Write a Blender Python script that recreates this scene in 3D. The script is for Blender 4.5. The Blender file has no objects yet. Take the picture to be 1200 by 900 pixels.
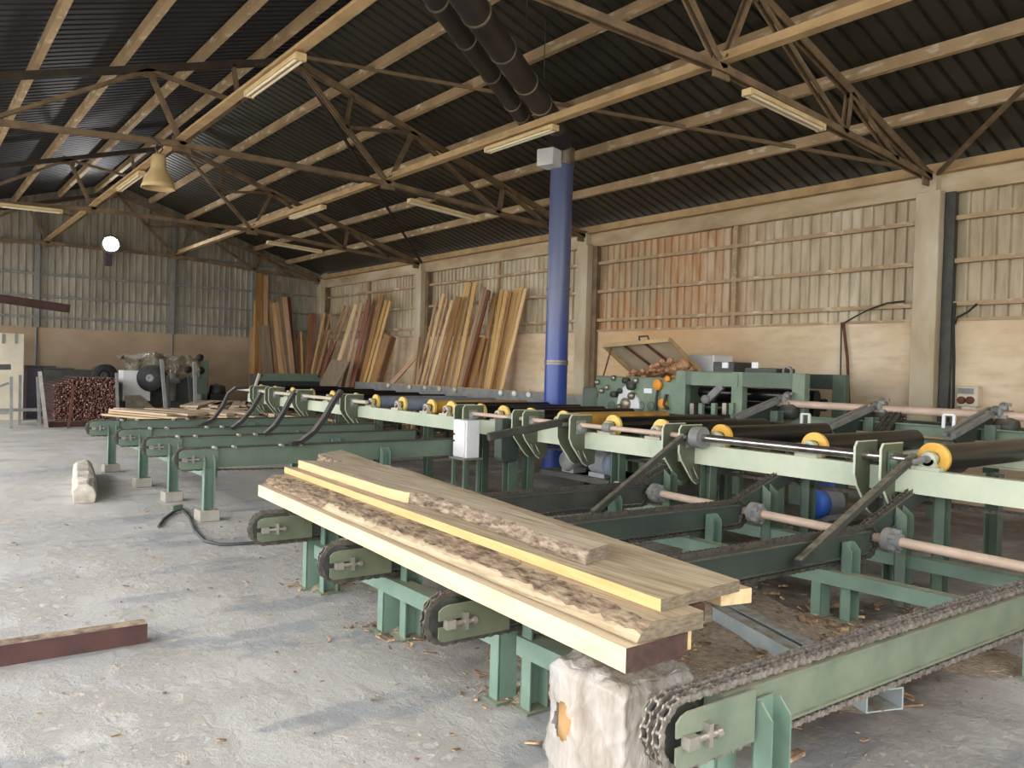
import bpy, math, random
from mathutils import Vector, Matrix
R = random.Random(7)
COL = bpy.context.scene.collection
PI = math.pi

# ---------------------------------------------------------------- camera model (used to measure real positions)
FPX, YAW, PITCH, ROLL, CAMH = 926.5, 0.66196, 0.017492, 0.028063, 1.6
_f = Vector((math.sin(YAW)*math.cos(PITCH), math.cos(YAW)*math.cos(PITCH), -math.sin(PITCH)))
_r0 = Vector((math.cos(YAW), -math.sin(YAW), 0)); _u0 = _r0.cross(_f)
_r = _r0*math.cos(ROLL) + _u0*math.sin(ROLL); _u = -_r0*math.sin(ROLL) + _u0*math.cos(ROLL)
def at(px, py, axis, val):
    """point of the real plane (axis = val) seen at a pixel of the 1200x900 photograph"""
    d = _r*((px-600)/FPX) - _u*((py-450)/FPX) + _f
    c = Vector((0, 0, CAMH)); t = (val-c[axis])/d[axis]
    return c + d*t

# ---------------------------------------------------------------- materials
def lin(c):
    return tuple((x/255/12.92 if x/255 <= .04045 else ((x/255+.055)/1.055)**2.4) for x in c) + (1,)
class NT:
    def __init__(s, name):
        s.m = bpy.data.materials.new(name); s.m.use_nodes = True
        s.t = s.m.node_tree; s.n = s.t.nodes; s.b = s.n['Principled BSDF']
        s.tc = s.n.new('ShaderNodeTexCoord')
    def link(s, a, b): s.t.links.new(a, b)
    def noise(s, scale, detail=4, stretch=None, coord='Object', rough=.55, rot=None):
        n = s.n.new('ShaderNodeTexNoise'); n.inputs['Scale'].default_value = scale; n.inputs['Detail'].default_value = detail
        n.inputs['Roughness'].default_value = rough
        mp = s.n.new('ShaderNodeMapping'); s.link(s.tc.outputs[coord], mp.inputs['Vector'])
        if stretch: mp.inputs['Scale'].default_value = stretch
        if rot: mp.inputs['Rotation'].default_value = rot
        s.link(mp.outputs[0], n.inputs['Vector']); return n.outputs[0]
    def ramp(s, fac, stops):
        r = s.n.new('ShaderNodeValToRGB'); e = r.color_ramp.elements
        while len(e) < len(stops): e.new(.5)
        for k, (p, c) in enumerate(stops):
            e[k].position = p; e[k].color = c if len(c) == 4 else lin(c)
        s.link(fac, r.inputs[0]); return r.outputs[0]
    def mix(s, fac, a, b, mode='MIX'):
        m = s.n.new('ShaderNodeMix'); m.data_type = 'RGBA'; m.blend_type = mode
        for sock, v in ((m.inputs[0], fac), (m.inputs[6], a), (m.inputs[7], b)):
            if isinstance(v, (int, float)): sock.default_value = v
            elif isinstance(v, tuple): sock.default_value = v if len(v) == 4 else lin(v)
            else: s.link(v, sock)
        return m.outputs[2]
    def math(s, op, a, b=None, clamp=False):
        m = s.n.new('ShaderNodeMath'); m.operation = op; m.use_clamp = clamp
        for sock, v in zip(m.inputs, (a, b)):
            if v is None: continue
            if isinstance(v, (int, float)): sock.default_value = v
            else: s.link(v, sock)
        return m.outputs[0]
    def xyz(s, coord='Object'):
        x = s.n.new('ShaderNodeSeparateXYZ'); s.link(s.tc.outputs[coord], x.inputs[0]); return x.outputs
    def up(s):
        g = s.n.new('ShaderNodeNewGeometry'); x = s.n.new('ShaderNodeSeparateXYZ'); s.link(g.outputs['Normal'], x.inputs[0]); return x.outputs[2]
    def world(s):
        g = s.n.new('ShaderNodeNewGeometry'); x = s.n.new('ShaderNodeSeparateXYZ'); s.link(g.outputs['Position'], x.inputs[0]); return x.outputs
    def rand(s): return s.n.new('ShaderNodeObjectInfo').outputs['Random']
    def done(s, col, rough=.6, metal=0., bump=None, bstr=.3, bdist=.02, spec=None):
        if isinstance(col, tuple): s.b.inputs['Base Color'].default_value = col if len(col) == 4 else lin(col)
        else: s.link(col, s.b.inputs['Base Color'])
        if isinstance(rough, (int, float)): s.b.inputs['Roughness'].default_value = rough
        else: s.link(rough, s.b.inputs['Roughness'])
        s.b.inputs['Metallic'].default_value = metal
        if spec is not None: s.b.inputs['Specular IOR Level'].default_value = spec
        if bump is not None:
            b = s.n.new('ShaderNodeBump'); b.inputs['Strength'].default_value = bstr; b.inputs['Distance'].default_value = bdist
            s.link(bump, b.inputs['Height']); s.link(b.outputs[0], s.b.inputs['Normal'])
        return s.m
M = {}
DUST = (176, 158, 130)
def paint(name, c1, c2, dust=.5, scale=3., rough=.55, metal=0., dustc=DUST):
    """worn paint or steel, with sawdust lying on what faces up"""
    k = NT(name); n = k.noise(scale, 6); f = k.noise(scale*9, 3)
    col = k.ramp(n, [(.35, c1), (.65, c2)])
    col = k.mix(k.math('MULTIPLY', f, .25), col, tuple(min(255, int(x*1.12+6)) for x in c2))
    if dust > 0:
        d = k.math('MULTIPLY', k.math('SUBTRACT', k.up(), .35, True), 1.6*dust, True)
        d = k.math('MULTIPLY', d, k.ramp(k.noise(scale*2.3, 5), [(.3, (60, 60, 60)), (.6, (255, 255, 255))]))
        col = k.mix(d, col, dustc)
    M[name] = k.done(col, rough, metal, f, .12, .01); return M[name]
paint('green', (76, 93, 78), (96, 111, 95), .55)
paint('green_dark', (46, 56, 50), (62, 72, 64), .45)
paint('green_light', (88, 110, 96), (112, 134, 118), .45)
paint('steel_pale', (140, 150, 150), (166, 174, 172), .9, 5., dustc=(130, 112, 92))
paint('chain_bright', (84, 78, 72), (150, 142, 132), .12, 40., .4, .4)
paint('green_mint', (166, 178, 156), (190, 194, 170), .6, 2., dustc=(196, 180, 150))
paint('green_grey', (88, 100, 84), (110, 118, 100), .5, 5.)
paint('olive', (76, 84, 64), (96, 100, 80), .6, 4.)
paint('machine_green', (100, 120, 100), (120, 138, 116), .6, 4., dustc=(186, 150, 118))
paint('dark_steel', (44, 46, 44), (66, 66, 60), .4, 6.)
paint('black_iron', (24, 24, 25), (40, 39, 38), .45, 5.)
paint('chain', (58, 54, 50), (98, 92, 84), .35, 30., .4, .4)
paint('steel', (140, 134, 126), (176, 170, 160), .35, 8., .35, .7)
paint('grey_steel', (104, 106, 104), (134, 134, 130), .4, 5.)
paint('rust', (70, 40, 30), (104, 60, 44), .3, 6., .8)
paint('rust_dark', (50, 30, 28), (72, 44, 38), .7, 6., .8)
paint('truss', (92, 76, 56), (128, 106, 78), .55, 4., .7, dustc=(190, 164, 120))
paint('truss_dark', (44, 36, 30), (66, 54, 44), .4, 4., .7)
paint('beam_tan', (160, 132, 94), (190, 160, 116), .6, 3., .7)
paint('yellow', (206, 152, 50), (224, 178, 80), .25, 6., .5)
paint('yellow_pale', (214, 178, 84), (228, 198, 112), .2, 6., .5)
paint('orange', (216, 134, 34), (232, 156, 56), .2, 6.)
paint('mustard', (128, 96, 44), (206, 150, 44), .3, 4., .5)
paint('blue_grey', (100, 112, 128), (124, 134, 146), .35, 5.)
paint('blue', (38, 82, 170), (54, 104, 196), .3, 5., .5)
paint('motor_grey', (110, 114, 120), (140, 142, 146), .4, 6.)
paint('white_paint', (206, 206, 204), (226, 226, 224), .3, 3.)
paint('cream', (178, 168, 148), (204, 194, 172), .4, 2.)
paint('lid_cream', (166, 152, 128), (190, 176, 150), .1, 3.)
paint('lamp_body', (168, 142, 98), (194, 168, 122), .4, 4.)
paint('fixture', (190, 164, 114), (214, 190, 142), .3, 5.)
paint('concrete_block', (128, 122, 112), (158, 152, 142), .5, 5., .9)
paint('rubber', (22, 22, 23), (36, 36, 36), .4, 8., .7)
paint('leather', (44, 46, 42), (60, 60, 54), .4, 6., .6)
paint('tube_pink', (176, 152, 134), (200, 176, 156), .3, 4., .5)
paint('purplish', (54, 48, 62), (74, 66, 78), .3, 3.)
def blackroll():
    k = NT('roller_black'); n = k.noise(5, 5, (1, 1, 1))
    M['roller_black'] = k.done(k.ramp(n, [(.4, (11, 11, 12)), (.7, (24, 24, 24))]), .3, 0., n, .1, .01)
    k = NT('duct_black'); n = k.noise(2.2, 5)
    M['duct_black'] = k.done(k.ramp(n, [(.35, (30, 28, 27)), (.7, (52, 48, 44))]), .5)
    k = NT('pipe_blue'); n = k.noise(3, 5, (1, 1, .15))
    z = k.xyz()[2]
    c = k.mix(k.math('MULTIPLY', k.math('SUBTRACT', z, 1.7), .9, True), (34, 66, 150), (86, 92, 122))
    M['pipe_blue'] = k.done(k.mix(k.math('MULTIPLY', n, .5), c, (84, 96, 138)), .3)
    k = NT('galvanised'); n = k.noise(6, 4)
    M['galvanised'] = k.done(k.ramp(n, [(.35, (120, 112, 98)), (.7, (168, 158, 138))]), .4, .6)
    k = NT('chrome'); M['chrome'] = k.done(k.ramp(k.noise(9, 4), [(.4, (150, 140, 136)), (.7, (200, 194, 190))]), .22, .9)
    k = NT('lamp_on'); k.b.inputs['Emission Color'].default_value = (1, .98, .94, 1); k.b.inputs['Emission Strength'].default_value = 60
    M['lamp_on'] = k.done((255, 255, 255), .5)
    k = NT('tube_glass'); M['tube_glass'] = k.done((226, 214, 186), .3)
    k = NT('paper'); M['paper'] = k.done((232, 234, 236), .6)
    k = NT('bottle_blue'); M['bottle_blue'] = k.done((24, 96, 160), .3)
    k = NT('hose'); M['hose'] = k.done((58, 62, 60), .6)
    k = NT('tarp'); n = k.noise(5, 6); M['tarp'] = k.done(k.ramp(n, [(.35, (92, 84, 68)), (.55, (126, 118, 98)), (.7, (164, 158, 144))]), .3, 0, k.noise(14, 5), .8, .05)
    k = NT('wrap'); n = k.noise(7, 6, (1, 1, .4)); c = k.ramp(n, [(.35, (158, 150, 138)), (.5, (188, 183, 175)), (.7, (214, 211, 206))])
    k.b.inputs['Alpha'].default_value = .66; M['wrap'] = k.done(c, .2, 0, k.noise(15, 7, (1.4, 1.4, .4)), 1., .03)
    k = NT('cardboard'); M['cardboard'] = k.done(k.ramp(k.noise(6, 4), [(.4, (160, 120, 78)), (.7, (186, 146, 100))]), .8)
    k = NT('shavings'); M['shavings'] = k.done(k.ramp(k.noise(40, 5), [(.3, (150, 104, 72)), (.5, (200, 150, 112)), (.7, (226, 184, 146))]), .9, 0, k.noise(60, 4), 1, .02)
    k = NT('stone'); n = k.noise(6, 6); M['stone'] = k.done(k.ramp(n, [(.3, (150, 140, 124)), (.7, (206, 198, 184))]), .9, 0, n, .5, .03)
blackroll()
def wood(name, stops, grain=(1, 1, .06), scale=26, rough=.75, vary=.35, dirt=None):
    k = NT(name)
    mp = k.n.new('ShaderNodeMapping'); k.link(k.tc.outputs['Object'], mp.inputs['Vector']); mp.inputs['Scale'].default_value = grain
    ad = k.n.new('ShaderNodeVectorMath'); ad.operation = 'ADD'; k.link(mp.outputs[0], ad.inputs[0])
    cb = k.n.new('ShaderNodeCombineXYZ'); r = k.rand(); k.link(k.math('MULTIPLY', r, 37.), cb.inputs[0]); k.link(k.math('MULTIPLY', r, 17.), cb.inputs[2])
    k.link(cb.outputs[0], ad.inputs[1])
    n = k.n.new('ShaderNodeTexNoise'); n.inputs['Scale'].default_value = scale; n.inputs['Detail'].default_value = 6; n.inputs['Roughness'].default_value = .65
    k.link(ad.outputs[0], n.inputs['Vector'])
    col = k.ramp(n.outputs[0], stops)
    big = k.noise(2.2, 3)
    col = k.mix(k.math('MULTIPLY', big, .35), col, stops[0][1])
    if vary:
        hs = k.n.new('ShaderNodeHueSaturation'); k.link(k.math('ADD', k.math('MULTIPLY', r, vary), 1-vary*.55), hs.inputs['Value'])
        k.link(k.math('ADD', k.math('MULTIPLY', r, -.3), 1.1), hs.inputs['Saturation'])
        k.link(col, hs.inputs['Color']); col = hs.outputs[0]
    M[name] = k.done(col, rough, 0, n.outputs[0], .3, .006); return M[name]
GY = (1, .05, 1)
wood('wood_pale', [(.3, (190, 160, 112)), (.6, (214, 188, 142)), (.8, (224, 202, 160))], GY, 30, vary=.1)
wood('wood_fresh', [(.3, (190, 154, 106)), (.6, (208, 176, 128)), (.8, (216, 190, 146))], GY, 30, vary=.06)
wood('wood_weathered', [(.3, (132, 114, 90)), (.5, (180, 162, 134)), (.72, (210, 194, 168))], GY, 44, vary=.1)
wood('wood_end', [(.3, (84, 74, 60)), (.5, (122, 110, 92)), (.75, (150, 138, 118))], (1, 1, 4), 22, vary=.2)
wood('wood_end_red', [(.3, (50, 30, 24)), (.6, (80, 50, 38)), (.8, (100, 68, 52))], (1, 1, 1), 14, vary=.1)
wood('bark', [(.33, (58, 46, 38)), (.47, (128, 108, 88)), (.68, (180, 162, 138))], (1, .22, 1), 42, .95, .06)
wood('plank_brown', [(.3, (136, 98, 62)), (.55, (188, 144, 98)), (.8, (214, 174, 126))], (1, 1, .05), 26, vary=.5)
wood('plank_yellow', [(.3, (186, 146, 90)), (.55, (226, 186, 126)), (.8, (240, 208, 156))], (1, 1, .05), 26, vary=.35)
wood('plank_red', [(.3, (104, 58, 40)), (.55, (142, 86, 58)), (.8, (168, 112, 78))], (1, 1, .05), 26, vary=.4)
wood('plank_grey', [(.3, (110, 94, 76)), (.55, (146, 128, 104)), (.8, (174, 156, 130))], (1, 1, .05), 26, vary=.3)
wood('stick_end', [(.36, (84, 46, 38)), (.5, (146, 92, 76)), (.62, (226, 186, 164))], (1, 1, 1), 16, vary=.9)
wood('stick_side', [(.3, (48, 28, 24)), (.6, (72, 44, 36))], GY, 20, vary=.3)
wood('board_light', [(.3, (178, 152, 122)), (.6, (206, 182, 150)), (.8, (222, 202, 172))], GY, 24, vary=.3)
def setting():
    k = NT('floor_concrete'); w = k.world()
    n1 = k.noise(.5, 7, rough=.6); n2 = k.noise(2.4, 9, (1, .5, 1), rough=.68, rot=(0, 0, .7)); n3 = k.noise(30, 6, rough=.7); n4 = k.noise(2.0, 5, (.55, 1.5, 1), rot=(0, 0, .75)); n5 = k.noise(11, 9, rough=.75)
    col = k.ramp(n1, [(.3, (162, 160, 157)), (.5, (180, 176, 171)), (.7, (194, 189, 182))])
    crumb = k.math('MULTIPLY', k.ramp(n2, [(.44, (0, 0, 0)), (.56, (255, 255, 255))]), k.ramp(n5, [(.42, (40, 40, 40)), (.6, (255, 255, 255))]))
    col = k.mix(k.math('MULTIPLY', crumb, .75), col, (210, 200, 184))
    slick = k.ramp(n4, [(.56, (0, 0, 0)), (.62, (255, 255, 255))])
    col = k.mix(k.math('MULTIPLY', slick, .65), col, (142, 145, 150))
    spk = k.ramp(n3, [(.60, (0, 0, 0)), (.70, (255, 255, 255))])
    col = k.mix(k.math('MULTIPLY', spk, .4), col, (120, 106, 90))
    # ground-in bark and earth where the timber is unloaded, right of the chain ends
    e = k.math('ADD', k.math('POWER', k.math('MULTIPLY', k.math('SUBTRACT', w[0], 4.1), .62), 2.), k.math('POWER', k.math('MULTIPLY', k.math('SUBTRACT', w[1], 3.3), .66), 2.))
    e2 = k.math('MULTIPLY', k.math('MULTIPLY', k.math('SUBTRACT', w[0], 5.6), 1.5, True), k.math('MULTIPLY', k.math('SUBTRACT', w[1], 2.2), .8, True))
    g = k.math('MAXIMUM', k.math('MULTIPLY', k.math('SUBTRACT', 1.5, e), 1.4, True), k.math('MULTIPLY', e2, .7))
    g = k.math('MULTIPLY', g, k.ramp(k.noise(1.1, 7), [(.34, (0, 0, 0)), (.5, (255, 255, 255))]))
    dirt = k.ramp(k.noise(9, 7), [(.35, (64, 50, 40)), (.55, (98, 80, 64)), (.72, (136, 116, 94))])
    col = k.mix(k.math('MULTIPLY', g, .85), col, dirt)
    rough = k.math('SUBTRACT', k.math('ADD', k.math('MULTIPLY', crumb, .4), .55), k.math('MULTIPLY', slick, .2))
    hgt = k.math('ADD', k.math('MULTIPLY', crumb, .8), k.math('ADD', k.math('MULTIPLY', n3, .25), k.math('MULTIPLY', n5, .6)))
    M['floor'] = k.done(col, rough, 0, hgt, .8, .03)
    k = NT('plaster'); n1 = k.noise(.7, 8, (1, 1, 1.6)); n2 = k.noise(5, 7, (.5, .5, 1.8)); w = k.world()
    col = k.ramp(n1, [(.3, (198, 172, 138)), (.5, (216, 194, 162)), (.68, (230, 214, 190))])
    col = k.mix(k.math('MULTIPLY', k.ramp(n2, [(.45, (0, 0, 0)), (.7, (255, 255, 255))]), .35), col, (170, 140, 104))
    M['plaster_raw'] = None
    st = k.math('MULTIPLY', k.math('SUBTRACT', 1, k.math('MULTIPLY', k.math('ABSOLUTE', k.math('SUBTRACT', w[1], 9.9)), .45)), k.math('GREATER_THAN', w[0], 11), True)
    st = k.math('MAXIMUM', st, 0)
    col = k.mix(k.math('MULTIPLY', st, k.math('ADD', .35, k.math('MULTIPLY', n1, .6))), col, (208, 152, 84))
    M['plaster'] = k.done(col, .9, 0, n2, .25, .02)
    k = NT('plaster_brown'); n1 = k.noise(.6, 8, (1, 1, 1.4)); n2 = k.noise(5, 7, (.5, .5, 1.8))
    col = k.ramp(n1, [(.3, (146, 124, 100)), (.5, (168, 146, 120)), (.7, (184, 164, 138))])
    M['plaster_brown'] = k.done(col, .9, 0, n2, .25, .02)
    k = NT('cladding'); w = k.world(); n1 = k.noise(.8, 7, (1, 1, .5)); n2 = k.noise(7, 7, (1, 1, .22))
    col = k.ramp(n1, [(.3, (172, 156, 128)), (.5, (196, 182, 154)), (.7, (214, 204, 182))])
    col = k.mix(k.math('MULTIPLY', k.ramp(n2, [(.42, (0, 0, 0)), (.66, (255, 255, 255))]), .45), col, (128, 112, 84))
    # patchy orange bay above the planing machine
    s = k.math('MULTIPLY', k.math('SUBTRACT', w[1], 7.3), .4, True)
    s = k.math('MULTIPLY', s, k.math('MULTIPLY', k.math('SUBTRACT', 11.9, w[1]), 2.5, True))
    s = k.math('MULTIPLY', s, k.ramp(n1, [(.3, (40, 40, 40)), (.56, (255, 255, 255))]))
    s = k.math('MULTIPLY', s, k.ramp(n2, [(.3, (130, 130, 130)), (.6, (255, 255, 255))]))
    col = k.mix(k.math('MULTIPLY', s, .9), col, (186, 120, 50))
    M['cladding'] = k.done(col, .6, .1)
    k = NT('cladding_grey'); n1 = k.noise(.8, 7, (1, 1, .5)); n2 = k.noise(7, 7, (1, 1, .22))
    col = k.ramp(n1, [(.3, (142, 136, 122)), (.5, (164, 158, 142)), (.7, (184, 178, 162))])
    col = k.mix(k.math('MULTIPLY', k.ramp(n2, [(.42, (0, 0, 0)), (.66, (255, 255, 255))]), .4), col, (92, 82, 66))
    M['cladding_grey'] = k.done(col, .6, .1)
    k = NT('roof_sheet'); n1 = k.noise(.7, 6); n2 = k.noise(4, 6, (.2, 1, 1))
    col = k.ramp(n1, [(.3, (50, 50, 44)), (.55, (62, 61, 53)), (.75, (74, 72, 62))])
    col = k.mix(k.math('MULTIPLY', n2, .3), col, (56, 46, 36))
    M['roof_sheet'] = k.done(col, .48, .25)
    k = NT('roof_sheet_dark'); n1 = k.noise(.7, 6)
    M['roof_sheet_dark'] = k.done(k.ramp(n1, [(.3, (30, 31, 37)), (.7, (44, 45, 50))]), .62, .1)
    k = NT('purlin'); n1 = k.noise(1.5, 6, (1, 1, 1)); n2 = k.noise(9, 5, (1, .4, 1))
    col = k.ramp(n1, [(.3, (150, 126, 94)), (.7, (186, 160, 124))])
    col = k.mix(k.ramp(n2, [(.56, (0, 0, 0)), (.7, (255, 255, 255))]), col, (216, 204, 178))
    M['purlin'] = k.done(col, .7)
    k = NT('concrete_column'); n1 = k.noise(2, 8, (1, 1, .35)); n2 = k.noise(12, 5)
    col = k.ramp(n1, [(.35, (176, 158, 130)), (.55, (196, 182, 156)), (.7, (214, 204, 184))])
    M['concrete'] = k.done(col, .85, 0, n2, .2, .01)
    k = NT('eave_beam'); n1 = k.noise(1.2, 7, (1, .5, 1.5)); 
    M['eave_beam'] = k.done(k.ramp(n1, [(.32, (150, 128, 98)), (.5, (186, 166, 134)), (.7, (210, 196, 170))]), .85)
    k = NT('yard'); M['yard'] = k.done(k.ramp(k.noise(1, 6), [(.3, (150, 140, 124)), (.7, (190, 182, 168))]), .9)
    k = NT('chips'); M['chips'] = k.done(k.ramp(k.noise(17, 3), [(.32, (84, 62, 46)), (.5, (134, 106, 80)), (.68, (196, 168, 132))]), .9)
    k = NT('sawdust'); M['sawdust'] = k.done(k.ramp(k.noise(24, 5), [(.3, (128, 112, 94)), (.7, (180, 162, 140))]), .95, 0, k.noise(50, 4), 1, .02)
setting()

# ---------------------------------------------------------------- mesh builder
class MB:
    def __init__(s): s.v = []; s.f = []; s.mi = []; s.cur = 0; s.sm = []
    def add(s, vs, fs, smooth=False):
        b = len(s.v); s.v += [Vector(v) for v in vs]
        for f in fs: s.f.append(tuple(b+i for i in f)); s.mi.append(s.cur); s.sm.append(smooth)
        return s
    def box(s, c, d, rot=None):
        c = Vector(c); h = Vector(d)/2
        vs = [Vector((x*h.x, y*h.y, z*h.z)) for x in (-1, 1) for y in (-1, 1) for z in (-1, 1)]
        if rot is not None:
            m = Matrix.Rotation(rot, 3, 'Z') if isinstance(rot, (int, float)) else rot
            vs = [m @ v for v in vs]
        return s.add([c+v for v in vs], [(0, 1, 3, 2), (4, 6, 7, 5), (0, 4, 5, 1), (2, 3, 7, 6), (0, 2, 6, 4), (1, 5, 7, 3)])
    def bx(s, lo, hi):
        lo, hi = Vector(lo), Vector(hi); return s.box((lo+hi)/2, hi-lo)
    def frame(s, p0, p1, up=(0, 0, 1)):
        p0, p1 = Vector(p0), Vector(p1); d = (p1-p0).normalized(); u = Vector(up)
        if abs(d.dot(u)) > .98: u = Vector((1, 0, 0))
        a = d.cross(u).normalized(); b = a.cross(d).normalized(); return p0, p1, a, b
    def bar(s, p0, p1, w, h, up=(0, 0, 1)):
        p0, p1, a, b = s.frame(p0, p1, up)
        vs = [p + a*(i*w/2) + b*(j*h/2) for p in (p0, p1) for i, j in ((-1, -1), (1, -1), (1, 1), (-1, 1))]
        return s.add(vs, [(3, 2, 1, 0), (4, 5, 6, 7), (0, 1, 5, 4), (1, 2, 6, 5), (2, 3, 7, 6), (3, 0, 4, 7)])
    def section(s, p0, p1, prof, up=(0, 0, 1)):
        """extrude a closed profile [(a, b)...] from p0 to p1"""
        p0, p1, a, b = s.frame(p0, p1, up); n = len(prof)
        vs = [p + a*i + b*j for p in (p0, p1) for i, j in prof]
        fs = [tuple(range(n))[::-1], tuple(range(n, 2*n))] + [(k, (k+1) % n, n+(k+1) % n, n+k) for k in range(n)]
        return s.add(vs, fs)
    def tube(s, p0, p1, r, n=14, r1=None, caps=True, smooth=True):
        p0, p1, a, b = s.frame(p0, p1); r1 = r if r1 is None else r1
        vs = [p + (a*math.cos(t)+b*math.sin(t))*q for p, q in ((p0, r), (p1, r1)) for t in [2*PI*k/n for k in range(n)]]
        s.add(vs, [(k, (k+1) % n, n+(k+1) % n, n+k) for k in range(n)], smooth)
        if caps: s.add(vs, [tuple(range(n))[::-1], tuple(range(n, 2*n))])
        return s
    def ring(s, c, ax, R1, r2, w, n=28):
        """flat disc with a hole: outer radius R1, inner r2, width w along ax"""
        ax = Vector(ax).normalized(); c = Vector(c); _, _, a, b = s.frame(c, c+ax)
        pr = [(R1, -w/2), (R1, w/2), (r2, w/2), (r2, -w/2)]; vs = []
        for k in range(n):
            t = 2*PI*k/n; d = a*math.cos(t)+b*math.sin(t)
            vs += [c + d*q + ax*z for q, z in pr]
        return s.add(vs, [(4*k+i, 4*k+(i+1) % 4, 4*((k+1) % n)+(i+1) % 4, 4*((k+1) % n)+i) for k in range(n) for i in range(4)])
    def path(s, pts, r, n=8):
        pts = [Vector(p) for p in pts]; m = len(pts); vs = []; pa = None
        for k, p in enumerate(pts):
            d = (pts[min(k+1, m-1)] - pts[max(k-1, 0)]).normalized()
            if pa is None:
                u = Vector((0, 0, 1)) if abs(d.z) < .95 else Vector((1, 0, 0)); pa = d.cross(u).normalized()
            pa = (pa - d*pa.dot(d)).normalized(); b = d.cross(pa)
            vs += [p + (pa*math.cos(2*PI*i/n) + b*math.sin(2*PI*i/n))*r for i in range(n)]
        fs = [(k*n+i, k*n+(i+1) % n, (k+1)*n+(i+1) % n, (k+1)*n+i) for k in range(m-1) for i in range(n)]
        s.add(vs, fs, True); s.add(vs, [tuple(range(n))[::-1], tuple(range((m-1)*n, m*n))]); return s
    def strip(s, pts, w, t, wdir):
        """flat bar bent along pts: width w along wdir, thickness t"""
        pts = [Vector(p) for p in pts]; wd = Vector(wdir).normalized(); m = len(pts); vs = []
        for k, p in enumerate(pts):
            d = (pts[min(k+1, m-1)] - pts[max(k-1, 0)]).normalized(); nrm = d.cross(wd).normalized()
            vs += [p + wd*(i*w/2) + nrm*(j*t/2) for i, j in ((-1, -1), (1, -1), (1, 1), (-1, 1))]
        fs = [(4*k+i, 4*k+(i+1) % 4, 4*(k+1)+(i+1) % 4, 4*(k+1)+i) for k in range(m-1) for i in range(4)]
        return s.add(vs, fs + [(3, 2, 1, 0), tuple(range(4*m-4, 4*m))])
    def poly(s, pts, off):
        """flat plate: outline pts (world), thickness vector off"""
        pts = [Vector(p) for p in pts]; o = Vector(off); n = len(pts)
        return s.add(pts + [p+o for p in pts], [tuple(range(n))[::-1], tuple(range(n, 2*n))] + [(k, (k+1) % n, n+(k+1) % n, n+k) for k in range(n)])
    def lathe(s, prof, c=(0, 0, 0), n=24, ax='z'):
        c = Vector(c); vs = []
        for r, z in prof:
            for k in range(n):
                t = 2*PI*k/n; v = Vector((r*math.cos(t), r*math.sin(t), z))
                if ax == 'x': v = Vector((v.z, v.x, v.y))
                if ax == 'y': v = Vector((v.y, v.z, v.x))
                vs.append(c+v)
        m = len(prof)
        s.add(vs, [(j*n+k, j*n+(k+1) % n, (j+1)*n+(k+1) % n, (j+1)*n+k) for j in range(m-1) for k in range(n)], True); return s
    def build(s, name, mat, parent=None, bevel=0, origin=None):
        me = bpy.data.meshes.new(name); o = bpy.data.objects.new(name, me)
        if parent is not None:
            off = Vector((0, 0, 0)); p = parent
            while p is not None: off += p.location; p = p.parent
            o.parent = parent
        elif origin is not None: off = Vector(origin); o.location = off
        else:
            xs = [v.x for v in s.v]; ys = [v.y for v in s.v]; zs = [v.z for v in s.v]
            off = Vector(((min(xs)+max(xs))/2, (min(ys)+max(ys))/2, min(zs))); o.location = off
        me.from_pydata([v-off for v in s.v], [], s.f)
        for mm in (mat if isinstance(mat, (list, tuple)) else [mat]): me.materials.append(M[mm])
        me.polygons.foreach_set('material_index', s.mi); me.polygons.foreach_set('use_smooth', s.sm)
        me.update()
        import bmesh
        bm = bmesh.new(); bm.from_mesh(me); bmesh.ops.recalc_face_normals(bm, faces=bm.faces); bm.to_mesh(me); bm.free()
        if bevel:
            b = o.modifiers.new('bevel', 'BEVEL'); b.width = bevel; b.segments = 1; b.limit_method = 'ANGLE'; b.angle_limit = .6
        COL.objects.link(o); return o
def tag(o, label, cat, group=None):
    o['label'] = label; o['category'] = cat
    if group: o['group'] = group
    return o
def thing(name, label, cat, loc, group=None):
    o = bpy.data.objects.new(name, None); COL.objects.link(o); o.location = loc; o.empty_display_size = .1
    return tag(o, label, cat, group)
def struct(o): o['kind'] = 'structure'; return o
def stuff(o, label, cat): tag(o, label, cat); o['kind'] = 'stuff'; return o
ORD = ['first', 'second', 'third', 'fourth', 'fifth', 'sixth', 'seventh', 'eighth', 'ninth', 'tenth', 'eleventh', 'twelfth', 'thirteenth', 'fourteenth', 'fifteenth', 'sixteenth', 'seventeenth', 'eighteenth', 'nineteenth', 'twentieth',
       'twenty-first', 'twenty-second', 'twenty-third', 'twenty-fourth', 'twenty-fifth', 'twenty-sixth', 'twenty-seventh', 'twenty-eighth']
# ================================================================ THE SHED
XW, YB, XL, YF = 11.13, 24.65, -1.6, -3.0
XR, ZR, SL = 4.8, 6.42, .315                       # ridge line, roof slope
def zroof(x): return ZR - SL*abs(x-XR)
struct(MB().bx((XL-2, YF-3, -.2), (XW+.2, YB+.2, 0)).build('floor', 'floor'))
struct(MB().bx((-40, -40, -.35), (60, 70, -.21)).build('yard_ground', 'yard'))  # unseen ground outside, added to bounce daylight into the shed
def corrugated(u0, u1, pitch, depth, rib, prof_at):
    """polyline of a trapezoid sheet along u"""
    pts = []; u = u0
    while u < u1:
        for du, d in ((0, 0), (rib*.25, depth), (rib*.75, depth), (rib, 0)): pts.append((min(u+du, u1), d))
        u += pitch
    pts.append((u1, 0)); return pts
def sheet(mb, pts, f0, f1):
    n = len(pts); vs = [f0(u, d) for u, d in pts] + [f1(u, d) for u, d in pts]
    mb.add(vs, [(k, k+1, n+k+1, n+k) for k in range(n-1)])
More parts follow.
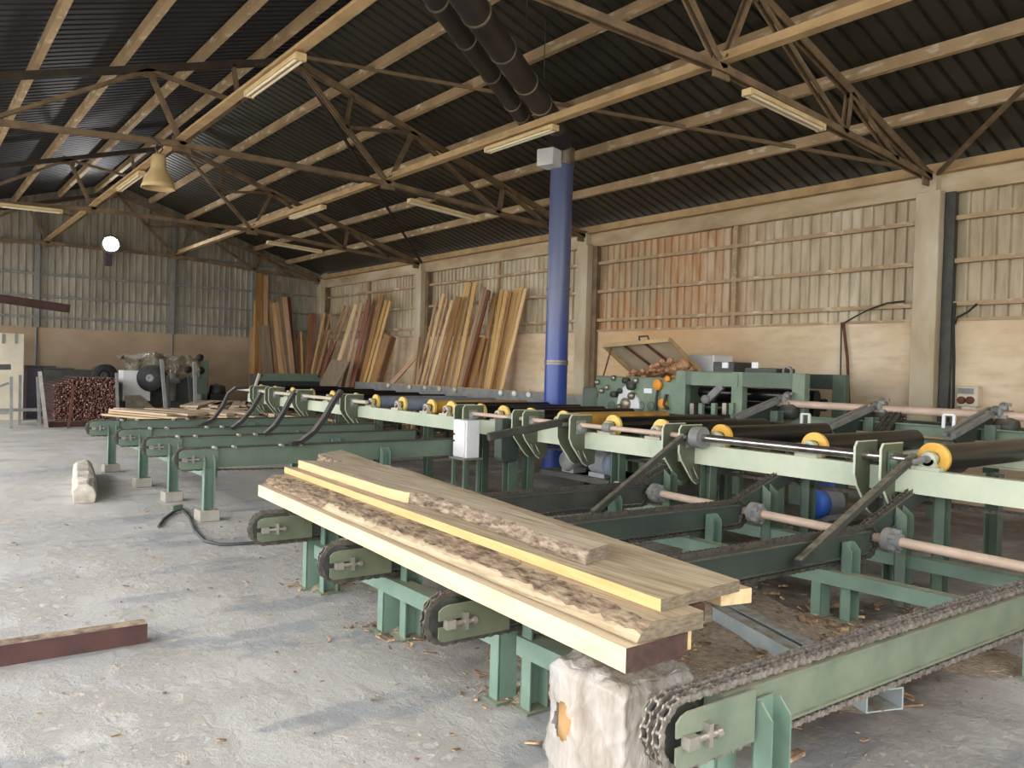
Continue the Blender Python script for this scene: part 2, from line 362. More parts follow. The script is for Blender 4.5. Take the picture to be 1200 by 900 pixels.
# long wall on the right: plastered masonry below, sheet cladding above
wr = struct(MB().bx((XW, YF, 0), (XW+.22, YB+.22, 2.43)).build('wall_right', 'plaster'))
mb = MB(); sheet(mb, corrugated(YF, YB, .165, -.04, .05, 0), lambda u, d: (XW+.08+d, u, 2.43), lambda u, d: (XW+.08+d, u, 4.2)); mb.build('cladding', 'cladding', wr)
wb = struct(MB().bx((XL, YB, 0), (XW, YB+.22, 2.40)).build('wall_back', 'plaster_brown'))
mb = MB(); sheet(mb, corrugated(XL, XW, .17, -.035, .05, 0), lambda u, d: (u, YB+.08+d, 2.40), lambda u, d: (u, YB+.08+d, zroof(u)+.19)); mb.build('cladding', 'cladding_grey', wb)
wl = struct(MB().bx((XL-.22, 23.2, 0), (XL, YB+.22, 2.43)).build('wall_left', 'plaster_brown'))
mb = MB(); sheet(mb, corrugated(23.2, YB, .235, .035, .07, 0), lambda u, d: (XL-.1+d, u, 2.43), lambda u, d: (XL-.1+d, u, 4.3)); mb.build('cladding', 'cladding_grey', wl)
struct(MB().bx((3.2, YF-.2, 0), (XW, YF, 4.3)).build('wall_front', 'plaster'))  # unseen front wall, added so that daylight comes mainly from the left
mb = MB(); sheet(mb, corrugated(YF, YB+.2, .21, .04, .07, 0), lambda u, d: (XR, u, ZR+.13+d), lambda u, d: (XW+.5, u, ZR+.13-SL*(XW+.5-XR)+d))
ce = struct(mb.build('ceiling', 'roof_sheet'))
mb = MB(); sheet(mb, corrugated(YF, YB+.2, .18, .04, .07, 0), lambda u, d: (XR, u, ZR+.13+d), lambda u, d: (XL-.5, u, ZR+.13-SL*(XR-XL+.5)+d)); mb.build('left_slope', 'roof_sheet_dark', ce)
MB().section((XR, YF, ZR+.17), (XR, YB+.2, ZR+.17), [(-.3, -.075), (0, .015), (.3, -.075), (.3, -.06), (0, .03), (-.3, -.06)]).build('ridge_cap', 'roof_sheet_dark', ce)
# eave beam (concrete) and steel eave angle along the right wall
struct(MB().bx((XW-.06, YF, 4.13), (XW+.2, YB, 4.40)).build('trim_1', 'eave_beam'))
struct(MB().section((10.98, YF, 4.46), (10.98, YB, 4.46), [(-.07, -.07), (.07, -.07), (.07, .09), (.055, .09), (.055, -.055), (-.07, -.055)]).build('trim_2', 'beam_tan'))
# rails of the cladding
k = 3
for z in (2.65, 3.22, 3.79):
    struct(MB().section((XW-.01, YF, z), (XW-.01, YB, z), [(-.03, -.03), (.03, -.03), (.03, .03), (-.03, .03)]).build('trim_%d' % k, 'purlin')); k += 1
struct(MB().bx((XW-.03, YF, 2.42), (XW+.02, YB, 2.46)).build('trim_%d' % k, 'purlin')); k += 1
for z in (2.68, 3.24, 3.84, 4.68):
    x1 = XW if z < 4.3 else XR + (ZR-z)/SL - .2
    struct(MB().bx((XL, YB-.02, z-.03), (x1, YB+.04, z+.03)).build('trim_%d' % k, 'grey_steel')); k += 1
for y in (8.25, 14.9, 21.4):
    struct(MB().bx((XW-.03, y-.04, 2.46), (XW+.04, y+.04, 4.13)).build('trim_%d' % k, 'purlin')); k += 1
for x in (2.95, 6.4, 8.82):
    struct(MB().bx((x-.06, YB-.08, 2.4), (x+.06, YB+.0, zroof(x)-.1)).build('trim_%d' % k, 'grey_steel')); k += 1
struct(MB().tube((2.95, YB-.03, 0), (2.95, YB-.03, 2.4), .03).build('trim_%d' % k, 'grey_steel')); k += 1
struct(MB().tube((6.42, YB-.03, 0), (6.42, YB-.03, 2.4), .018).build('trim_%d' % k, 'grey_steel')); k += 1
# concrete columns of the right wall, each with its steel angle behind
side = ['nearest the right edge of the photo', 'behind and right of the blue pipe', 'between the two rows of leaning planks', 'in the far corner of the shed']
for y, s in zip((5.03, 11.82, 18.2, 24.45), side):
    t = thing('concrete_column', 'pale square concrete column of the right wall, '+s, 'column', (XW-.13, y, 0), 'concrete columns of the right wall')
    MB().bx((XW-.22, y-.16, 0), (XW+.05, y+.16, 4.16)).build('shaft', 'concrete', t, .01)
    MB().bx((XW-.08, y-.30, 0), (XW+.02, y-.17, 4.14)).build('steel_post', 'dark_steel' if y < 6 else 'truss', t)
    MB().bx((XW-.2, y-.1, 4.16), (XW-.02, y+.1, 4.40)).build('bearing_block', 'concrete', t)

# ---------------------------------------------------------------- trusses
XE = XW-.13; ZE = 4.34; XLE = 2*XR-XE; RIDGE = ZR-.16
def dbl(mb, p0, p1, w=.05, h=.06, gap=.035):
    """pair of steel angles"""
    for sgn in (-1, 1):
        mb.bar(Vector(p0)+Vector((0, sgn*gap, 0)), Vector(p1)+Vector((0, sgn*gap, 0)), .022, h)
def make_truss(y, label, mt='truss'):
    t = thing('roof_truss', label, 'truss', (XR, y, ZE), 'steel roof trusses')
    nR, nL, zb = 6.45, 2*XR-6.45, 4.66
    ridge = Vector((XR, y, RIDGE))
    for s in (1, -1):
        X = lambda x: XR + s*(x-XR)
        e = Vector((X(XE), y, ZE)); n = Vector((X(nR), y, zb)); mid = Vector((X(6.9), y, zroof(6.9)-.17))
        q3 = Vector((X(8.85), y, zroof(8.85)-.17)); q1 = Vector((X(5.75), y, zroof(5.75)-.17))
        b1 = n.lerp(e, .51); b0 = n.lerp(e, .78); d1 = ridge.lerp(n, .52)
        for nm, a, b, h in (('top_chord', ridge, e, .09), ('bottom_chord', n, e, .075), ('main_strut', ridge, n, .06), ('strut', mid, n, .055), ('strut', mid, b1, .05),
                            ('strut', q3, b1, .05), ('strut', q3, b0, .05), ('strut', q1, d1, .045), ('strut', d1, mid, .045)):
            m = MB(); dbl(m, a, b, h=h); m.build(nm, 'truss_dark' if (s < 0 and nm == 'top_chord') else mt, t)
        MB().box(n, (.26, .02, .2)).build('gusset_plate', mt, t); MB().box(e+Vector((-s*.1, 0, 0)), (.3, .02, .22)).build('gusset_plate', mt, t)
        MB().box(mid+Vector((0, 0, -.02)), (.22, .02, .16)).build('gusset_plate', mt, t)
    m = MB(); dbl(m, (nL, y, zb), (nR, y, zb), h=.075); m.build('tie', mt, t)
    MB().box(ridge+Vector((0, 0, -.03)), (.34, .02, .24)).build('gusset_plate', mt, t)
    return t
make_truss(5.03, 'steel roof truss nearest the camera, ending on the right-hand concrete column')
make_truss(11.8, 'middle steel roof truss, its tie carrying the bell lamp at left')
make_truss(18.2, 'third steel roof truss, in front of the far gable')
make_truss(24.45, 'farthest steel roof truss, close against the back gable wall')
# purlins
ps = [(5.7, 'first purlin right of the ridge'), (6.73, 'second purlin right of the ridge'), (7.78, 'third purlin right of the ridge'), (8.83, 'fourth purlin right of the ridge'), (9.85, 'lowest purlin of the right roof slope, just above the eave'),
      (4.32, 'purlin just left of the ridge'), (3.42, 'second purlin left of the ridge'), (2.37, 'third purlin left of the ridge'), (1.36, 'fourth purlin left of the ridge'), (.33, 'fifth purlin left of the ridge'), (-.7, 'lowest purlin of the left roof slope')]
for x, s in ps:
    z = zroof(x)
    o = MB().section((x, YF, z+.02), (x, YB, z+.02), [(-.04, -.07), (.04, -.07), (.04, -.058), (-.028, -.058), (-.028, .058), (.04, .058), (.04, .07), (-.04, .07)]).build('roof_purlin', 'purlin')
    tag(o, 'tan steel roof purlin, '+s, 'purlin', 'roof purlins')
o = MB().bar((XR, YF, RIDGE+.13), (XR, YB, RIDGE+.13), .1, .12).build('ridge_purlin', 'purlin'); tag(o, 'tan steel purlin along the very top of the roof', 'purlin')
# long beams along the truss nodes
o = MB().section((6.45, YF, 4.78), (6.45, YB, 4.78), [(-.06, -.07), (.06, -.07), (.06, .07), (.045, .07), (.045, -.055), (-.06, -.055)]).build('longitudinal_beam', 'beam_tan')
tag(o, 'tan longitudinal steel beam crossing in front of the blue pipe top', 'beam')
o = MB().section((3.12, YF, 4.78), (3.12, YB, 4.78), [(-.06, -.07), (.06, -.07), (.06, .07), (.045, .07), (.045, -.055), (-.06, -.055)]).build('longitudinal_beam', 'beam_tan')
tag(o, 'tan longitudinal steel beam at upper left, above the bell lamp', 'beam')
# wind braces in the plane of the roof
bays = [(-1.7, 5.03), (5.03, 11.8), (11.8, 18.2)]
nm = ['the bay nearest the camera', 'the bay of the blue pipe', 'the bay behind the blue pipe']
for (a, b), s in zip(bays, nm):
    for (ya, yb), w in (((a, b), 'rising towards the camera'), ((b, a), 'rising away from the camera')):
        if (a < 0 and yb < ya) or (0 < a < 11 and yb > ya): continue
        dz = .08 if w == 'rising away from the camera' else 0
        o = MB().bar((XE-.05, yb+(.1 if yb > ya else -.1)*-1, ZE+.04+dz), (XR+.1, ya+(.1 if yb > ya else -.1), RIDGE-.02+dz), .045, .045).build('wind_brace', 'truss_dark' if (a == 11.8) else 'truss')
        tag(o, 'thin steel roof brace in '+s+', '+w, 'brace', 'roof wind braces')

# ---------------------------------------------------------------- lamps
def batten(p0, p1, label, drop=.0):
    p0, p1 = Vector(p0), Vector(p1); t = thing('fluorescent_light', label, 'ceiling light', (p0+p1)/2, 'fluorescent battens')
    d = (p1-p0).normalized()
    MB().bar(p0, p1, .1, .05).build('housing', 'fixture', t, .006)
    for s in (-1, 1):
        a = d.cross(Vector((0, 0, 1))).normalized()*.03*s + Vector((0, 0, -.045))
        MB().tube(p0+a+d*.03, p1+a-d*.03, .016, 10).build('tube', 'tube_glass', t)
    for p in (p0, p1): MB().bar(p-d*.02+Vector((0, 0, -.02)), p+d*.02+Vector((0, 0, -.02)), .11, .07).build('end_cap', 'fixture', t)
def along(x, z, pa, pb, label):
    a, b = at(*pa, 0, x), at(*pb, 0, x); batten((x, a.y, z), (x, b.y, z), label)
def across(y, pa, pb, label):
    a, b = at(*pa, 1, y), at(*pb, 1, y); batten((a.x, y, a.z), (b.x, y, b.z), label)
along(3.12, 4.66, (352, 76), (292, 114), 'fluorescent batten high on the left beam, nearest the ridge')
along(3.12, 4.66, (166, 204), (140, 222), 'fluorescent batten on the left beam, beside the bell lamp')
along(6.45, 4.66, (650, 150), (572, 178), 'fluorescent batten on the beam just left of the blue pipe')
along(6.45, 4.66, (379, 245), (342, 256), 'fluorescent batten on the long beam, far side of the middle truss')
across(11.74, (480, 234), (560, 256), 'fluorescent batten under the middle truss tie, left of the blue pipe')
across(4.97, (876, 106), (962, 148), 'fluorescent batten under the nearest truss at upper right')
across(18.1, (0, 239), (72, 247), 'fluorescent batten at the left edge, above the gable floodlight')
across(18.1, (314, 283), (376, 294), 'fluorescent batten under the third truss, above the leaning planks')
# bell lamp
c = at(186, 190, 1, 11.5); t = thing('bell_lamp', 'cream bell shaped factory lamp hanging below the middle truss', 'lamp', (c.x, c.y, c.z))
zt, zb2 = at(186, 181, 1, 11.5).z, at(186, 221, 1, 11.5).z; h = zt-zb2
MB().lathe([(.0, h), (.07, h), (.09, h*.95), (.1, h*.6), (.125, h*.48), (.17, h*.36), (.2, h*.14), (.22, 0), (.205, 0), (.185, h*.14), (.15, h*.36), (.0, h*.5)], (c.x, c.y, zb2), 28).build('shade', 'lamp_body', t)
MB().lathe([(0, -.0), (.05, .02), (.06, .08), (.03, .16), (0, .16)], (c.x, c.y, zb2+.06), 14).build('bulb', 'tube_glass', t)
MB().path([(c.x, c.y, zt), (c.x-.05, c.y, zt+.08), (c.x, c.y, zt+.17), (c.x+.05, c.y, zt+.08), (c.x, c.y, zt)], .01).build('hook', 'dark_steel', t)
MB().path([(c.x, c.y, zt+.16), (c.x-.02, c.y+.1, zt+.2), (c.x-.02, 11.8, 4.7)], .008).build('chain', 'dark_steel', t)
# floodlight on the gable
c = at(130, 286, 1, 24.2); t = thing('floodlight', 'glowing white floodlight on the far gable wall', 'floodlight', c)
MB().lathe([(0, .02), (.2, 0), (.23, .02), (.2, .12), (.08, .22), (0, .22)], (0, 0, 0), 24, 'y')
m = MB().lathe([(.16, 0), (.25, .0), (.26, .03), (.2, .14), (.08, .24), (0, .24)], c, 24, 'y'); m.build('reflector', 'grey_steel', t)
MB().lathe([(0, -.06), (.12, -.05), (.2, .0), (.24, .01)], c, 24, 'y').build('lens', 'lamp_on', t)
MB().bar(c+Vector((0, .2, -.1)), c+Vector((0, .49, -.15)), .05, .05).build('bracket', 'dark_steel', t)
q = at(127, 304, 1, 24.4); MB().box(q, (.16, .14, .36)).build('ballast_box', 'purplish', t, .01)

# ---------------------------------------------------------------- extraction pipe and ducts
PX, PY, PRAD = 8.24, 9.45, .18
t = thing('extraction_pipe', 'tall blue vertical extraction pipe standing among the conveyors', 'pipe', (PX, PY, 0))
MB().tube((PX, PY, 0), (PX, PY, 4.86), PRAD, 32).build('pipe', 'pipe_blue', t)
MB().tube((PX, PY, 4.84), (PX, PY, 5.1), PRAD+.015, 32).build('collar', 'galvanised', t)
for z, mt in ((1.72, 'galvanised'), (1.76, 'galvanised'), (2.9, 'pipe_blue')): MB().ring((PX, PY, z), (0, 0, 1), PRAD+.012, PRAD-.01, .03).build('band', mt, t)
MB().box((PX-.27, PY-.02, 4.9), (.3, .3, .26), .3).build('junction_box', 'white_paint', t, .01)
MB().path([(PX, PY, 5.05), (PX, PY, 5.14), (PX-.05, PY-.04, 5.2), (PX-.2, PY-.17, 5.22)], PRAD+.01, 20).build('elbow', 'duct_black', t)
def duct(a, b, r, label, rings):
    a, b = Vector(a), Vector(b); t = thing('black_duct', label, 'duct', (a+b)/2, 'black extraction ducts')
    MB().tube(a, b, r, 28).build('tube', 'duct_black', t); d = (b-a).normalized()
    for f in rings: MB().ring(a.lerp(b, f), d, r+.012, r-.01, .025).build('seam_ring', 'galvanised', t)
def dz_(x, y, z): return at(x, y, 2, z)
e_ = at(652, 148, 2, 5.12); a_ = dz_(548, 0, 5.1); a_ = e_ + (a_-e_)*1.25
duct(e_, a_, .15, 'larger right-hand black duct running up from the blue pipe', (.1, .2, .36, .56, .75))
a_ = dz_(512, 0, 5.4); e_ = dz_(622, 150, 5.4); a_ = e_ + (a_-e_)*1.25
duct(e_, a_, .12, 'thinner left-hand black duct beside the larger one', (.04, .12, .22, .42, .62, .8))
for (x, y), s in (((616, 62), 'left'), ((637, 100), 'right')):
    c = at(x, y, 2, 5.2); tag(MB().tube(c, (c.x, c.y, zroof(c.x)+.1), .006, 6).build('duct_hanger', 'dark_steel'), 'thin hanger rod holding the larger black duct, '+s+' one', 'hanger rod', 'duct hanger rods')
# ================================================================ CHAIN CONVEYORS
def stadium(L, r, pitch):
    """centres and tangents (s, z, angle) of the links of a chain loop"""
    per = 2*L + 2*PI*r; n = int(per/pitch); out = []
    for k in range(n):
        q = k*per/n
        if q < L: out.append((q, r, 0.))
        elif q < L+PI*r: a = (q-L)/r; out.append((L+r*math.sin(a), r*math.cos(a), -a))
        elif q < 2*L+PI*r: out.append((L-(q-L-PI*r), -r, PI))
        else: a = (q-2*L-PI*r)/r; out.append((-r*math.sin(a), -r*math.cos(a), PI-a))
    return out
def chain_mesh(mb, P, L, r, pitch, strands=1, hh=.03, w=.03, sag=0.):
    for k, (s, z, a) in enumerate(stadium(L, r, pitch)):
        if sag and z < 0 and 0 < s < L: z -= sag*math.sin(PI*s/L)
        ca, sa = math.cos(a), math.sin(a); hl = pitch*.62
        for st in range(strands):
            o0 = (st-(strands-1)/2)*w*1.7; off = w*.5 if k % 2 else w*.36
            for sg in (-1, 1):
                o = o0 + sg*off; t = w*.1; pts = []
                for u, v in ((-hl, -.3), (-hl*.6, -.5), (-hl*.2, -.34), (hl*.2, -.34), (hl*.6, -.5), (hl, -.3), (hl, .3), (hl*.6, .5), (hl*.2, .34), (-hl*.2, .34), (-hl*.6, .5), (-hl, .3)):
                    v *= hh; pts.append(P(s+u*ca-v*sa, o-t, z+u*sa+v*ca))
                mb.poly(pts, P(0, o+t, 0)-P(0, o-t, 0))
        rr = hh*.3; W = w*.5
        for st in range(strands):
            o0 = (st-(strands-1)/2)*w*1.7; mb.tube(P(s-ca*pitch*.5, o0-W, z-sa*pitch*.5), P(s-ca*pitch*.5, o0+W, z-sa*pitch*.5), rr, 7)
def chain_conveyor(label, group, p0, p1, zc, r, bh, pitch, legs, green, plate, strands=1, hh=.03, w=.03, foot=0., two=True, sag=.0, bw=.07):
    p0, p1 = Vector((*p0, 0)), Vector((*p1, 0)); L = (p1-p0).length; d = (p1-p0)/L; n = Vector((d.y, -d.x, 0))
    P = lambda s, o, z: p0 + d*s + n*o + Vector((0, 0, z))
    Pc = lambda s, o, z: P(s, o, z+zc)
    t = thing('chain_conveyor', label, 'conveyor', (*p0.lerp(p1, .5).xy, 0), group)
    h = bh/2; b = bw/2
    MB().section(P(.17, 0, zc), P(L-.02, 0, zc), [(-b-.02, -h), (b+.012, -h), (b+.012, -h+.01), (b, -h+.01), (b, h-.01), (b+.012, h-.01), (b+.012, h), (-b-.02, h), (-b-.02, h-.01), (-b, h-.01), (-b, -h+.01), (-b-.02, -h+.01)]).build('beam', green, t)
    m = MB()
    m.section(P(.2, 0, zc+h+.008), P(L-.05, 0, zc+h+.008), [(-b*.5, -.008), (b*.5, -.008), (b*.5, max(.01, r-h-hh*.5-.008)), (-b*.5, max(.01, r-h-hh*.5-.008))]); m.build('chain_guide', 'dark_steel', t)
    m = MB(); chain_mesh(m, Pc, L, r, pitch, strands, hh, w, sag); m.build('drive_chain', 'chain_bright' if strands > 1 else 'chain', t)
    m = MB(); m.lathe([(.02, -w*.3), (r-hh*.4, -w*.3), (r-hh*.4, w*.3), (.02, w*.3)], (0, 0, 0), 20); 
    q = Matrix(((d.x, 0, n.x), (d.y, 0, n.y), (0, 1, 0)))
    m.v = [q @ v + P(0, 0, zc) for v in m.v]; m.sm = [False]*len(m.sm); sp = m.build('sprocket', 'dark_steel', t)
    g = h*1.04
    for sg in (1, -1):
        o = sg*(b+.03); m = MB()
        e = -r*.72
        pts = [P(e, o, zc-g*.78), P(e+.015, o, zc-g*.95), P(e+.03, o, zc-g), P(.3, o, zc-g), P(.3, o, zc+g), P(e+.05, o, zc+g), P(e+.02, o, zc+g*.9), P(e, o, zc+g*.7), P(e, o, zc+.015), P(.04, o, zc+.015), P(.04, o, zc-.015), P(e, o, zc-.015)]
        m.poly(pts, n*.008*sg); m.box(P(.26, sg*(b+.012), zc), (.03, .03, g*1.6), math.atan2(d.y, d.x))
        pl = m.build('end_plate', plate, t)
        if sg == 1:
            m = MB(); m.tube(P(-.03, o+.02, zc), P(.11, o+.02, zc), .011, 8); m.box(P(-.03, o+.02, zc), (.045, .035, .04), math.atan2(d.y, d.x)); m.box(P(.05, o+.018, zc+.004), (.018, .034, .075), math.atan2(d.y, d.x)); m.tube(P(.085, o+.02, zc), P(.105, o+.02, zc), .02, 6)
            m.build('tension_bolt', 'steel', pl)
    lw = .05
    for s in legs:
        for sg, ds in (((1, 0.), (-1, -.06)) if two else ((1, 0.),)):
            m = MB(); o0 = sg*(b+.014)
            for e in (-1, 1):
                ss = s+ds+e*lw
                m.poly([P(ss, o0, foot), P(ss, o0+sg*.075, foot), P(ss, o0+sg*.075, zc-.01), P(ss, o0+sg*.03, zc+.04), P(ss, o0, zc+.04)], d*.008)
            m.poly([P(s+ds-lw, o0, foot), P(s+ds+lw, o0, foot), P(s+ds+lw, o0, zc+.04), P(s+ds-lw, o0, zc+.04)], n*.008*sg)
            m.build('leg', 'green_light', t)
            if not foot: MB().box(P(s+ds, o0+sg*.035, .006), (.15, .12, .012), math.atan2(d.y, d.x)).build('foot_plate', 'green', t)
    return t, P, L
NG = 'chain conveyors under the timber stack'; LG = 'left-hand chain conveyors on concrete blocks'
near = [((2.0, 5.25), (5.5, 5.05), 'farthest of the chain conveyors carrying the timber stack', (.42, 3.1)), ((2.0, 4.13), (5.43, 3.93), 'second chain conveyor from the far end under the timber stack', (.42, 3.05)),
        ((1.96, 2.95), (5.34, 2.79), 'chain conveyor under the near end of the timber stack, beside the wrapped box', (.44, 3.05)), ((1.96, 1.62), (5.30, 1.50), 'nearest green chain conveyor running out at the lower right corner', (.37, 3.0))]
for k, (a, b, s, lg) in enumerate(near):
    chain_conveyor(s, NG, a, b,   .48, .108, .168 if k == 3 else .155, .042 if k == 3 else .05, lg, 'green_grey' if k == 3 else 'dark_steel' if k < 1 else 'green_dark', 'green_grey' if k == 3 else 'olive', 2 if k == 3 else 1, .026 if k == 3 else .03, .03, sag=.0)
left = [((2.29, 8.22), 'nearest'), ((2.30, 9.55), 'second nearest'), ((2.27, 10.8), 'second farthest'), ((2.22, 12.4), 'farthest')]
stops = [[(340, 520), (352, 518), (368, 506), (381, 488), (391, 470), (400, 458)], [(310, 509), (322, 499), (332, 484), (340, 468), (345, 460)], [(272, 502), (283, 494), (295, 480), (303, 466), (306, 460)], [(232, 500), (250, 491), (261, 476), (268, 461), (276, 455), (290, 454)]]
for (a, s), sp in zip(left, stops):
    t, P, L = chain_conveyor(s+' of the four green chain conveyors on concrete blocks at left', LG, a, (5.75, a[1]), .62, .108, .19, .07, (.20, 2.2), 'green', 'green', 1, .022, .03, foot=.11, two=False, sag=.05, bw=.08)
    y = a[1]-.09
    MB().strip([at(*p, 1, y) for p in sp], .08, .045, (0, 1, 0)).build('stop_arm', 'black_iron', t)
    for q in (2.55, 2.75, 3.25, 3.45): MB().tube((q, y-.03, .73), (q, y+.06, .73), .018, 8).build('bolt', 'steel', t)
    for q in (.20, 2.2):
        o = MB().box((a[0]+q, a[1]-.08, .055), (.2, .2, .11)).build('concrete_block', 'concrete_block', None, .008)
        tag(o, 'rough concrete block under the %s leg of the %s left chain conveyor' % ('left' if q < 1 else 'right', s), 'block', 'concrete blocks under the left conveyors')
# ties between the conveyor legs
def tie(x0, y0, x1, y1, z, label, mt='green_light', g='cross ties between conveyor legs'):
    o = MB().section((x0, y0, z), (x1, y1, z), [(-.05, -.045), (.05, -.045), (.05, .045), (.042, .045), (.042, -.037), (-.042, -.037), (-.042, .045), (-.05, .045)], up=(0, 0, -1)).build('cross_tie', mt, None)
    tag(o, label, 'tie bar', g)
tie(4.93, 3.14, 5.02, 1.72, .28, 'light green tie channel on the floor side, before the drive shaft, lower right')
tie(5.78, 3.5, 5.86, .9, .30, 'light green tie channel just beyond the drive shaft at right')
tie(4.95, 4.9, 4.93, 3.14, .28, 'light green tie channel between the two middle dark conveyors')
tie(5.75, 6.3, 5.78, 3.5, .30, 'light green tie channel beyond the drive shaft, farther part')
tie(2.36, 5.15, 2.36, 3.0, .30, 'light green tie channel under the timber stack, joining the front legs')
tie(2.38, 2.9, 2.38, 1.7, .30, 'light green tie channel near the plastic wrapped box')
tie(2.62, 12.2, 2.62, 8.4, .43, 'light green tie channel joining the front legs of the left conveyors', 'green_light')
tie(4.45, 12.3, 4.45, 8.3, .34, 'green tie channel joining the rear legs of the left conveyors', 'green')
# drive shaft
t = thing('drive_shaft', 'long dusty drive shaft across the right ends of the chain conveyors', 'shaft', (5.42, 3.1, .5))
MB().tube((5.62, 5.5, .5), (5.30, .7, .5), .034, 16).build('shaft', 'tube_pink', t)
for y, x in ((4.95, 5.58), (3.82, 5.50), (2.68, 5.43), (1.40, 5.345)):
    m = MB(); dr = Vector((-.066, -1, 0)).normalized()
    c = Vector((x, y, .5)); m.tube(c-dr*.02, c+dr*.03, .085, 18); m.tube(c+dr*.03, c+dr*.09, .055, 14)
    for k in range(5): a = k*2*PI/5; m.box(c+dr*.05+Vector((math.cos(a)*.065, 0, math.sin(a)*.065)), (.03, .05, .03))
    m.build('coupling', 'grey_steel', t)
# inclined feeder arms up to the roller conveyor
for (x0, y0), s in (((5.5, 4.98), 'farthest'), ((5.45, 3.86), 'middle'), ((5.4, 2.72), 'nearest')):
    t = thing('inclined_chain_arm', s+' inclined chain arm rising under the near rail of the roller conveyor', 'conveyor arm', (x0, y0, 0), 'inclined arms under the near rail')
    a, b = Vector((x0-.02, y0+.1, .53)), Vector((x0+1.35, y0+.02, 1.0))
    MB().bar(a, b, .07, .1).build('beam', 'green_dark', t)
    m = MB(); L = (b-a).length; dd = (b-a)/L; up = Vector((-dd.z, 0, dd.x)); nn = dd.cross(up)
    chain_mesh(m, lambda s, o, z: a + dd*s + nn*o + up*z, L, .065, .055, 1, .034, .034); m.build('drive_chain', 'chain', t)
    for q in (.35, .9):
        c = a+dd*q; m = MB()
        for e in (-.05, .05): m.poly([(c.x+e, c.y-.05, 0), (c.x+e, c.y-.13, 0), (c.x+e, c.y-.13, c.z), (c.x+e, c.y-.05, c.z+.06)], (.008, 0, 0))
        m.bx((c.x-.05, c.y-.055, 0), (c.x+.05, c.y-.045, c.z)); m.build('leg', 'green', t)

# ================================================================ ROLLER CONVEYOR
YR0, YR1 = .6, 16.8
t = RC = thing('roller_conveyor', 'long roller conveyor with black rollers and yellow end discs between pale green rails', 'roller conveyor', (7, 8, 0))
RAIL = [(-.035, -.09), (.05, -.09), (.05, -.078), (-.02, -.078), (-.02, .078), (.05, .078), (.05, .09), (-.035, .09)]
MB().section((6.0, YR1, .86), (6.0, YR0, .86), [(-a, b) for a, b in [(-.06, -.09), (.035, -.09), (.035, -.078), (-.01, -.075), (-.01, .078), (.035, .078), (.035, .09), (-.06, .09)]][::-1]).build('near_rail', 'green_mint', t)
o = MB().section((7.96, 6.4, .92), (7.96, YR0, .92), RAIL).build('far_rail', 'green_mint', t)
MB().section((7.96, YR1, .92), (7.96, 6.4, .92), RAIL).build('far_rail', 'dark_steel', t)
MB().bx((7.9, 5.0, 1.05), (8.04, YR1, 1.09)).build('side_guide', 'black_iron', t)
for y in (1.1, 1.95, 2.95, 4.0, 4.72, 5.9, 7.42, 8.35, 9.7, 11.2, 12.6, 14, 15.4, 16.6):
    for x, sx in ((6.06, 1), (7.9, 1)):
        m = MB(); m.section((x, y, 0), (x, y, .78), [(-.05, -.06), (.05, -.06), (.05, -.05), (-.04, -.05), (-.04, .05), (.05, .05), (.05, .06), (-.05, .06)], up=(0, 1, 0)); m.box((x, y, .006), (.18, .18, .012)); m.build('leg', 'green', t)
    MB().bx((6.06, y-.03, .68), (7.9, y+.03, .76)).build('crossbar', 'green_dark', t)
RY = [at(px_, 530, 0, 6.115).y for px_ in (1095, 955, 845, 775, 718)] + [6.85, 7.45, 8.0, 8.5, 9.2, 9.72, 10.55, 11.4, 12.1, 13.0, 13.9, 14.8, 15.7, 16.5]
for k, y in enumerate(RY):
    mt = 'mustard' if k in (5, 10) else 'blue_grey' if k in (11, 12) else 'roller_black'
    z = 1.03
    ro = MB().tube((6.15, y, z), (7.86, y, z), .1, 26).build('roller', mt, t)
    MB().ring((6.115, y, z), (1, 0, 0), .118, .05, .035, 32).build('end_disc', 'yellow' if k < 3 else 'yellow_pale', ro)
    MB().tube((5.99, y, z), (7.96, y, z), .03, 14).build('axle', 'grey_steel', ro)
    m = MB(); m.lathe([(0, 0), (.052, 0), (.056, .01), (.056, .07), (0, .07)], (6.0, y, z), 18, 'x'); m.bx((5.97, y-.1, .95), (6.05, y+.1, .975))
    m.poly([(6.0, y-.06, .97), (6.0, y+.06, .97), (6.0, y+.045, z), (6.0, y-.045, z)], (.05, 0, 0)); m.build('bearing', 'green_mint' if k < 3 else 'cream', t)
    if k < 12:
        for e in (-.07, .07): MB().tube((5.97, y+e, .925), (5.955, y+e, .925), .014, 8).build('bolt', 'grey_steel', t)
m = MB()
chain_mesh(m, lambda s, o, z: Vector((6.35+o, 1.0+s, .70+z)), 7.4, .04, .06, 1, .035, .04); m.build('drive_chain', 'chain', t)
